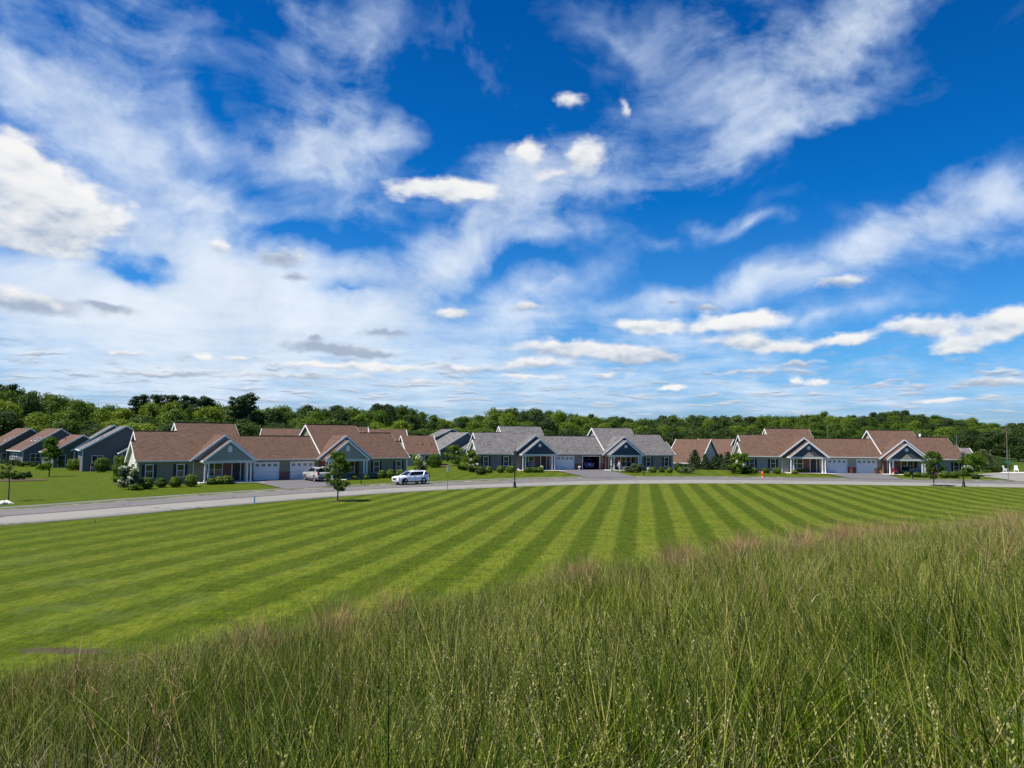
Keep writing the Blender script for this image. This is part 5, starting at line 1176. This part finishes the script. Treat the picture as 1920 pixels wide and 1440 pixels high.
x, y = porchspot(B2, 21.5 + .45, -2.75)
b = MB(); b.tube([(.24 * math.cos(a), 0, .24 * math.sin(a)) for a in np.linspace(0, 2 * PI, 17)], .06, 6); o = b.build('wreath', LF['dark']); o.location = (*porchspot(B2, 21.68, -2.62), 1.75); o.rotation_euler = (0, 0, B2[2]); tag(o, 'dark round wreath hung on the left column of the right porch of the grey pair', 'wreath')

# ------------------------------------------------------------------ people
def skinmat(name, c): return plain(name, c, .55, var=.05)
M['skin'] = skinmat('skin', (.46, .27, .19)); M['hair'] = skinmat('grey_hair', (.30, .27, .25)); M['hair2'] = skinmat('brown_hair', (.08, .05, .035))
def person(x, y, z, rz, h, top, legs, hair, label, lean=0.0, step=.12, reach=0.0):
    root = empty('person', (x, y, z), rz, label, 'person'); k = h / 1.72
    V = {}; vs = []; es = []; rr = []
    def add(n, p, r): V[n] = len(vs); vs.append(Vector(p) * k + Vector((0, -lean * (p[2] ** 2) * .12, 0))); rr.append(r * k)
    add('pelvis', (0, 0, .92), .15); add('waist', (0, 0, 1.08), .125); add('chest', (0, -.01, 1.30), .15); add('neckb', (0, 0, 1.43), .075); add('neck', (0, -.01, 1.49), .052); add('jaw', (0, -.03, 1.55), .066); add('head', (0, -.015, 1.62), .088); add('crown', (0, 0, 1.69), .06)
    for a, b_ in (('pelvis', 'waist'), ('waist', 'chest'), ('chest', 'neckb'), ('neckb', 'neck'), ('neck', 'jaw'), ('jaw', 'head'), ('head', 'crown')): es.append((V[a], V[b_]))
    for s, nm in ((-1, 'l'), (1, 'r')):
        f = s * step
        for n_, p, r in ((nm + 'hip', (s * .09, 0, .86), .10), (nm + 'knee', (s * .10, -f * .6 - .02, .48), .062), (nm + 'ankle', (s * .10, -f, .09), .040), (nm + 'toe', (s * .12, -f - .16, .035), .034), (nm + 'sh', (s * .19, 0, 1.38), .062), (nm + 'el', (s * .24, f * .5, 1.10), .044), (nm + 'wr', (s * .23, -.10 - reach + f * .3, .88 + reach * .35), .028), (nm + 'palm', (s * .225, -.14 - reach + f * .3, .82 + reach * .35), .032)): add(n_, p, r)
        for q in range(4): add(nm + 'f%d' % q, (s * .225 + (q - 1.5) * .016, -.165 - reach + f * .3, .745 + abs(q - 1.5) * .01 + reach * .35), .009); es.append((V[nm + 'palm'], V[nm + 'f%d' % q]))
        add(nm + 'th', (s * .19, -.17 - reach + f * .3, .80 + reach * .35), .010); es.append((V[nm + 'palm'], V[nm + 'th']))
        for a, b_ in (('pelvis', nm + 'hip'), (nm + 'hip', nm + 'knee'), (nm + 'knee', nm + 'ankle'), (nm + 'ankle', nm + 'toe'), ('chest', nm + 'sh'), (nm + 'sh', nm + 'el'), (nm + 'el', nm + 'wr'), (nm + 'wr', nm + 'palm')): es.append((V[a], V[b_]))
    me_ = bpy.data.meshes.new('body'); me_.from_pydata(vs, es, []); o = bpy.data.objects.new('body', me_); COL.objects.link(o)
    sk = o.modifiers.new('skin', 'SKIN'); sk.use_smooth_shade = True
    for i_, sv in enumerate(me_.skin_vertices[0].data): sv.radius = (rr[i_], rr[i_]); sv.use_root = (i_ == 0)
    ss_ = o.modifiers.new('sub', 'SUBSURF'); ss_.levels = 1; ss_.render_levels = 1
    bpy.context.view_layer.update(); dg = bpy.context.evaluated_depsgraph_get(); em = bpy.data.meshes.new_from_object(o.evaluated_get(dg)); o.modifiers.clear(); o.data = em
    for mt in (M['skin'], top, legs, M['black']): em.materials.append(mt)
    for pl_ in em.polygons:
        zc = pl_.center.z / k; xc = abs(pl_.center.x / k)
        pl_.material_index = 3 if zc < .075 else 2 if (zc < .93 and xc < .18) else 1 if (zc < 1.455 and (zc > 1.0 or xc < .2)) else 0; pl_.use_smooth = True
    o.parent = root
    hb = MB(); rows = [[(r_ * math.cos(a) * k, (.012 + r_ * 1.1 * math.sin(a)) * k - lean * .33, z_ * k) for a in np.linspace(0, 2 * PI, 12, endpoint=False)] for r_, z_ in ((.085, 1.60), (.098, 1.65), (.092, 1.71), (.06, 1.755), (.0, 1.77))]
    for r_ in rows[:2]:
        for j in range(12):
            if r_[j][1] < -.05: r_[j] = (r_[j][0], -.05, r_[j][2])
    hb.grid(rows, 0, True); hb.build('hair', hair, root)
    fc_ = MB(); y0 = -.105 * k - lean * .32
    fc_.box((0, y0 - .012, 1.605 * k), (.012, .018, .022)); fc_.box((-.033 * k, y0, 1.635 * k), (.014, .008, .006), 1); fc_.box((.033 * k, y0, 1.635 * k), (.014, .008, .006), 1); fc_.box((0, y0 + .008, 1.565 * k), (.024, .008, .006), 2)
    fc_.build('face', [M['skin'], M['black'], M['red']], root)
    for s in (-1, 1): e_ = MB(); e_.box((s * .09 * k, .0 - lean * .32, 1.62 * k), (.012, .02, .03)); e_.build('ear', M['skin'], root)
    return root
M['lav'] = plain('pale_lavender_cloth', (.50, .44, .52), .8); M['navy'] = plain('navy_cloth', (.03, .035, .09), .8); M['khaki'] = plain('cream_cloth', (.58, .52, .44), .8); M['darkcloth'] = plain('dark_cloth', (.03, .025, .03), .8); M['pinkc'] = plain('pink_cloth', (.45, .24, .25), .8)
x, y = pix_on(1162, 883, 112.6); person(x, y, H(x, y) + .1, B2[2] - 1.2, 1.74, M['lav'], M['khaki'], M['hair'], 'standing person in pale lavender top and cream trousers, before the right porch', .5, .10, .12)
x, y = pix_on(1168, 884, 112.2); person(x, y, H(x, y) + .1, B2[2] - 1.4, 1.50, M['navy'], M['navy'], M['hair2'], 'shorter person in navy leaning forward over a walker', 1.3, .10, .2)
x, y = pix_on(1169.6, 884, 111.9); wr = empty('walking_frame', (x, y, H(x, y) + .1), B2[2] - 1.4, 'small grey walking frame in front of the person in navy', 'walking frame')
for s in (-1, 1):
    b = MB(); b.tube([(s * .25, -.2, 0), (s * .25, -.12, .82), (s * .25, .12, .82), (s * .25, .22, 0)], .018, 6); b.build('side_frame', M['metal'], wr)
b = MB(); b.tube([(-.25, -.15, .55), (.25, -.15, .55)], .018, 6); b.build('crossbar', M['metal'], wr)
x, y = pix_on(172, 872, 113.5); person(x, y, H(x, y) + .1, 1.0, 1.68, M['darkcloth'], M['pinkc'], M['hair2'], 'person in dark top on the patio of the mauve bungalow', .8, .14, .1)
# ------------------------------------------------------------------ the tall grass of the hill
def grassmat(name, stops, trans=.20, rough=.55, spec=.12):
    m, t, b = material(name)
    oi = t.new('ShaderNodeObjectInfo'); geo = t.new('ShaderNodeNewGeometry')
    f = t.math('ADD', t.math('MULTIPLY', geo.outputs['Random Per Island'], .52), t.math('ADD', t.math('MULTIPLY', t.noise(geo.outputs['Position'], .75, 5, .65), .62), t.math('MULTIPLY', t.math('SUBTRACT', oi.outputs['Random'], .5), .22)))
    hg = attr(t, 'tip'); c = t.ramp(f, stops); c = t.mix(t.math('MULTIPLY', t.mapr(hg, .6, 1.0), .22), c, (.26, .24, .08))
    t.set(b, 'Base Color', c); t.set(b, 'Roughness', rough); t.set(b, 'Specular IOR Level', spec)
    tr = t.new('ShaderNodeBsdfTranslucent', inp={'Color': c}); mx = t.new('ShaderNodeMixShader', inp={0: trans, 1: b.outputs[0], 2: tr.outputs[0]})
    t.l.new(mx.outputs[0], [n for n in t.n if n.type == 'OUTPUT_MATERIAL'][0].inputs[0]); return m
GM = grassmat('green_blades', [(.27, (.008, .024, .001)), (.45, (.036, .080, .001)), (.58, (.085, .145, .002)), (.72, (.180, .225, .006)), (.86, (.42, .36, .10)), (.95, (.55, .46, .20))])
SM = grassmat('straw_blades', [(.2, (.12, .08, .04)), (.6, (.30, .24, .13)), (.95, (.52, .46, .30))], .25)
RM = grassmat('russet_blades', [(.2, (.22, .095, .045)), (.6, (.42, .23, .12)), (.95, (.58, .40, .24))], .25)
PM = grassmat('seed_heads', [(.2, (.17, .19, .03)), (.6, (.36, .34, .10)), (.95, (.56, .50, .24))], .3)
def blades(n, rad, h0, h1, w, lean, curve, mat, seed, segs=3, heads=0):
    """a tuft: n blades, each a bent tapering ribbon; optional seed heads"""
    r = np.random.default_rng(seed); V = []; F = []; T = []; MI = []
    def ribbon(p, d, h, wd, ln, cv, mi=0, n_=segs):
        k = len(V); fa = r.uniform(0, PI); side = np.array([math.cos(fa), math.sin(fa), 0])
        for i in range(n_ + 1):
            q = i / n_; c = p + np.array([d[0] * (ln * q + cv * q * q) * h, d[1] * (ln * q + cv * q * q) * h, h * (q - .25 * cv * q * q)]); ww = wd * (1 - .82 * q) * .5
            V.extend([c - side * ww, c + side * ww]); T.extend([q, q])
        for i in range(n_): F.append((k + 2 * i, k + 2 * i + 1, k + 2 * i + 3, k + 2 * i + 2)); MI.append(mi)
        return c
    for _ in range(n):
        a = r.uniform(0, 2 * PI); q = math.sqrt(r.random()) * rad; p = np.array([q * math.cos(a), q * math.sin(a), -.03]); a2 = a + r.normal(0, 1.0); h = r.uniform(h0, h1)
        tip = ribbon(p, (math.cos(a2), math.sin(a2)), h, w * r.uniform(.7, 1.3), abs(r.normal(0, lean)), abs(r.normal(0, curve)))
    for _ in range(heads):
        a = r.uniform(0, 2 * PI); q = math.sqrt(r.random()) * rad; p = np.array([q * math.cos(a), q * math.sin(a), 0.]); h = r.uniform(h1 * .95, h1 * 1.45); d = (math.cos(a), math.sin(a)); ln = abs(r.normal(0, .12)); cv = r.uniform(.02, .22)
        tip = ribbon(p, d, h, .0035, ln, cv, 0, 4)
        nb = r.integers(14, 26)
        for b_ in range(nb):                                # spikelets of the head
            q = 1 - .24 * b_ / nb; c = p + np.array([d[0] * (ln * q + cv * q * q) * h, d[1] * (ln * q + cv * q * q) * h, h * (q - .25 * cv * q * q)])
            k = len(V); aa = r.uniform(0, 2 * PI); L = r.uniform(.007, .020) * (1.15 - abs(.5 - b_ / nb)); dd = np.array([math.cos(aa), math.sin(aa), r.uniform(.8, 2.4)]); dd /= np.linalg.norm(dd); s_ = np.cross(dd, r.normal(0, 1, 3)); s_ /= np.linalg.norm(s_)
            V.extend([c, c + dd * L * .5 + s_ * .0032, c + dd * L, c + dd * L * .5 - s_ * .0032]); T.extend([.3] * 4); F.append((k, k + 1, k + 2, k + 3)); MI.append(1)
    me_ = raw_mesh('tuft', np.array(V), F, [mat, PM], MI); at_ = me_.attributes.new('tip', 'FLOAT', 'POINT'); at_.data.foreach_set('value', np.array(T, np.float32))
    return bpy.data.objects.new('tuft', me_)                # not linked: only a source for the scatter
def scatter(name, label, P, S, Rot, sources, mat):
    me_ = bpy.data.meshes.new(name); me_.vertices.add(len(P)); me_.vertices.foreach_set('co', P.astype(np.float32).ravel())
    a = me_.attributes.new('size', 'FLOAT_VECTOR', 'POINT'); a.data.foreach_set('vector', S.astype(np.float32).ravel())
    a = me_.attributes.new('turn', 'FLOAT_VECTOR', 'POINT'); a.data.foreach_set('vector', Rot.astype(np.float32).ravel())
    o = bpy.data.objects.new(name, me_); COL.objects.link(o); o['kind'] = 'stuff'; o['label'] = label
    ng = bpy.data.node_groups.new(name, 'GeometryNodeTree'); ng.interface.new_socket('Geometry', in_out='INPUT', socket_type='NodeSocketGeometry'); ng.interface.new_socket('Geometry', in_out='OUTPUT', socket_type='NodeSocketGeometry')
    N = ng.nodes; Lk = ng.links; gi = N.new('NodeGroupInput'); go = N.new('NodeGroupOutput'); iop = N.new('GeometryNodeInstanceOnPoints'); g2i = N.new('GeometryNodeGeometryToInstance')
    for s_ in sources:
        oi = N.new('GeometryNodeObjectInfo'); oi.inputs['Object'].default_value = s_; Lk.new(oi.outputs['Geometry'], g2i.inputs[0])
    Lk.new(gi.outputs[0], iop.inputs['Points']); Lk.new(g2i.outputs[0], iop.inputs['Instance']); iop.inputs['Pick Instance'].default_value = True
    rv = N.new('FunctionNodeRandomValue'); rv.data_type = 'INT'; rv.inputs['Min'].default_value = 0 if False else 0
    rv.inputs[4].default_value = 0; rv.inputs[5].default_value = len(sources) - 1; Lk.new(rv.outputs[2], iop.inputs['Instance Index'])
    for nm, sk in (('turn', 'Rotation'), ('size', 'Scale')):
        na = N.new('GeometryNodeInputNamedAttribute'); na.data_type = 'FLOAT_VECTOR'; na.inputs[0].default_value = nm; Lk.new(na.outputs[0], iop.inputs[sk])
    Lk.new(iop.outputs[0], go.inputs[0]); md = o.modifiers.new('scatter', 'NODES'); md.node_group = ng
    return o
rg = np.random.default_rng(5)
def hill_points(dens, rmin=1.6, tmax=1.05, inset=0.0, power=1.0):
    """random ground points on the hill in front of the camera; dens(depth) per square metre"""
    out = []; ys = np.concatenate([np.arange(rmin, 8, .5), np.arange(8, 62, 1.0)])
    for y0, y1 in zip(ys, ys[1:]):
        n = int((y1 - y0) * 2 * tmax * (y0 + y1) / 2 * dens((y0 + y1) / 2)); 
        if n <= 0: continue
        y = rg.uniform(y0, y1, n); t_ = rg.uniform(-tmax, tmax, n); d, _, _ = edge_at(t_); k = y < d - inset + rg.normal(0, .35, n); out.append(np.stack([t_[k] * y[k], y[k]], -1))
    p = np.concatenate(out); return np.column_stack([p, height(p[:, 0], p[:, 1])])
def fbm(x, y, s, seed=0): return np.array([mnoise.noise(Vector((a * s + seed, b * s, seed * .7))) for a, b in zip(x, y)])
def lay(P, smin=.8, smax=1.2, lean=.08, wide=1.0):
    n = len(P); s = rg.uniform(smin, smax, n); far = np.clip((P[:, 1] - 7) / 25, 0, 1.6) * wide
    # farther tufts have broader blades so that they still read at their size; wind leans all a little to the right
    S = np.stack([s * (1 + far * .9), s * (1 + far * .9), s], -1)
    # the wind has pressed the grass into drifts: neighbouring tufts lean the same way
    q = fbm(P[:, 0], P[:, 1], .38, 71); q2 = fbm(P[:, 0], P[:, 1], .6, 83)
    Rt = np.stack([np.abs(.10 + q2 * .55) + rg.normal(0, lean, n), rg.normal(0, lean, n), 6.0 * q + rg.normal(0, .7, n)], -1); return S, Rt
green = [blades(20, .11, .22, .85, .0078, .15 + .16 * (i % 3), .20 + .2 * (i % 2), GM, i) for i in range(9)]
far_green = [blades(20, .16, .28, .74, .0125, .14 + .08 * (i % 3), .16, GM, 50 + i, 2) for i in range(6)]
P = hill_points(lambda d: 66 if d < 9 else 0); P = P[P[:, 1] < 9.3]
dn = fbm(P[:, 0], P[:, 1], .55, 3); P = P[rg.random(len(P)) < np.clip(.62 + dn * 2.0, .08, 1)]
S, Rt = lay(P, .75, 1.2, .17); cl = fbm(P[:, 0], P[:, 1], .9, 8); S[:, 2] *= 1 + .75 * cl
scatter('tall_grass', 'tall uncut green grass of the near hillside', P, S, Rt, green, GM)
P = hill_points(lambda d: 34 if d < 18 else 24, 8.6, 1.0); dn = fbm(P[:, 0], P[:, 1], .4, 3); P = P[rg.random(len(P)) < np.clip(.75 + dn * 1.5, .15, 1)]
S, Rt = lay(P, .8, 1.2, .11, .5); cl = fbm(P[:, 0], P[:, 1], .5, 8); S[:, 2] *= 1 + .55 * cl
scatter('tall_grass', 'tall uncut green grass running up to the mown lawn', P, S, Rt, far_green, GM)
tus = [blades(46, .10, .5, .95, .0065, .22, .30, GM, 400 + i, 4) for i in range(3)]
C_ = hill_points(lambda d: .28, 3.2, .95); P = []; Rr_ = []
for c in C_:
    for _ in range(int(rg.integers(5, 9))): a = rg.uniform(0, 6.28); d = rg.uniform(.02, .16); P.append((c[0] + d * math.cos(a), c[1] + d * math.sin(a), c[2])); Rr_.append((.25 + d * 1.6, 0, a - PI / 2 + PI))
P = np.array(P); S, _ = lay(P, .75, 1.15); scatter('grass_tussock_clumps', 'dense dark tussocks in the tall grass', P, S, np.array(Rr_), tus, GM)
# seed heads over the green
broad = [blades(9, .10, .22, .62, .014, .30, .75, GM, 80 + i, 5) for i in range(3)] + [blades(7, .14, .5, .95, .006, .7, .5, GM, 90 + i, 5) for i in range(2)]
P = hill_points(lambda d: 13 if d < 9 else 5); q = fbm(P[:, 0], P[:, 1], .7, 61); P = P[rg.random(len(P)) < np.clip(.30 + q * 1.6, .05, 1)]
S, Rt = lay(P, .8, 1.25, .2); scatter('broad_grass', 'broader arching blades scattered through the tall grass', P, S, Rt, broad, GM)
hds = [blades(3, .12, .3, .62, .005, .2, .3, GM, 100 + i, 3, heads=6) for i in range(5)]
P = hill_points(lambda d: 12 if d < 9 else 8); q = fbm(P[:, 0], P[:, 1], .5, 21) + np.where(P[:, 0] < 0, .12, -.05); P = P[rg.random(len(P)) < np.clip(.36 + q * 1.7, .04, 1)]
S, Rt = lay(P, .9, 1.25, .1); scatter('seed_head_grass', 'pale seed heads standing in the tall grass', P, S, Rt, hds, PM)
# straw
st_ = [blades(22, .16, .18, .55, .007, .5, .7, SM, 200 + i) for i in range(5)]
P = hill_points(lambda d: 22 if d < 9 else 11); q = fbm(P[:, 0], P[:, 1], .8, 33); P = P[rg.random(len(P)) < np.clip(.10 + q * 3.2, .12, 1)]
S, Rt = lay(P, .7, 1.2, .3); scatter('dry_grass', 'bleached dead grass lying among the green blades', P, S, Rt, st_, SM)
# russet bunches, mostly along the far edge of the hill
ru = [blades(26, .12, .80, 1.4, .0115, .16, .22, RM, 300 + i) for i in range(4)]
P = hill_points(lambda d: 5, 3.5, 1.0); dE_, _, _ = edge_at(P[:, 0] / P[:, 1]); e_ = dE_ - P[:, 1]
q = fbm(P[:, 0], P[:, 1], .33, 44); keep = rg.random(len(P)) < np.clip(np.where(e_ < 4.5, -.10 + q * 1.3, -.18 + q * .8), .008, .7); P = P[keep]
# the bright bunches the photo shows on the crest
ex = []
for (cx, dd, n, sp) in [(1590, 2.0, 46, 40), (1500, 1.5, 16, 25), (1395, 1.2, 26, 22), (1270, 1.0, 18, 22), (1650, 1.5, 26, 45), (1100, 1.0, 14, 40), (1715, 1.5, 10, 20), (640, 1.0, 12, 40), (745, .8, 8, 12), (1890, 1.5, 20, 25), (500, 2.5, 10, 40), (275, 1.0, 3, 3), (1290, 1.0, 10, 10)]:
    for _ in range(int(n * 1.15)):
        t_ = (cx + rg.normal(0, sp * .6) - 960) / FPX; d, _, _ = edge_at(t_); y = float(d) - rg.uniform(0, dd * 1.6); ex.append((t_ * y, y, H(t_ * y, y)))
P = np.concatenate([P, np.array(ex)]); S, Rt = lay(P, .7, 1.1, .12, .5); Rt[:, 1] += .12
scatter('russet_grass', 'coppery bunches of last year grass along the crest', P, S, Rt, ru, RM)
# single long stalks close to the viewer
def stalk(px, by, h, lean, label, mat, w=.006, D=None):
    p = gp(px, by); root = empty('grass_stalk', (p.x, p.y, H(p.x, p.y)), 0, label, 'grass stalk'); mb = MB(); pts = [(lean * h * q * q, .1 * h * q, h * q) for q in np.linspace(0, 1, 7)]
    mb.tube(pts, [w, w * .9, w * .8, w * .7, w * .55, w * .4, w * .2], 5); mb.build('stem', mat, root)
    lf = MB()
    for k in range(5):
        q = .25 + .12 * k; b0 = Vector(pts[0]).lerp(Vector(pts[-1]), q); b0.x = lean * h * q * q; a = k * 2.3; L = h * .22
        d = Vector((math.cos(a), math.sin(a), 0)); s_ = Vector((-d.y, d.x, 0)) * w * .9
        rows = [[b0 + d * L * r_ + Vector((0, 0, L * (.9 * r_ - .7 * r_ * r_))) - s_ * (1 - r_), b0 + d * L * r_ + Vector((0, 0, L * (.9 * r_ - .7 * r_ * r_))) + s_ * (1 - r_)] for r_ in (0, .35, .7, 1)]; lf.grid(rows)
    lf.build('leaf', mat, root)
stalk(283, 1440, 1.25, -.05, 'rust coloured grass stalk, taller of those at lower left', RM); stalk(168, 1440, .95, .03, 'short orange grass stalk at the lower left corner', RM, .007); stalk(313, 1440, .95, .06, 'orange grass stalk right of the tall rust stalk', RM, .007)
stalk(905, 1190, 1.0, .45, 'leaning tan grass stalk above the middle of the meadow', SM); stalk(1505, 1290, 1.2, .25, 'tan grass stalk leaning right in the right meadow', SM)
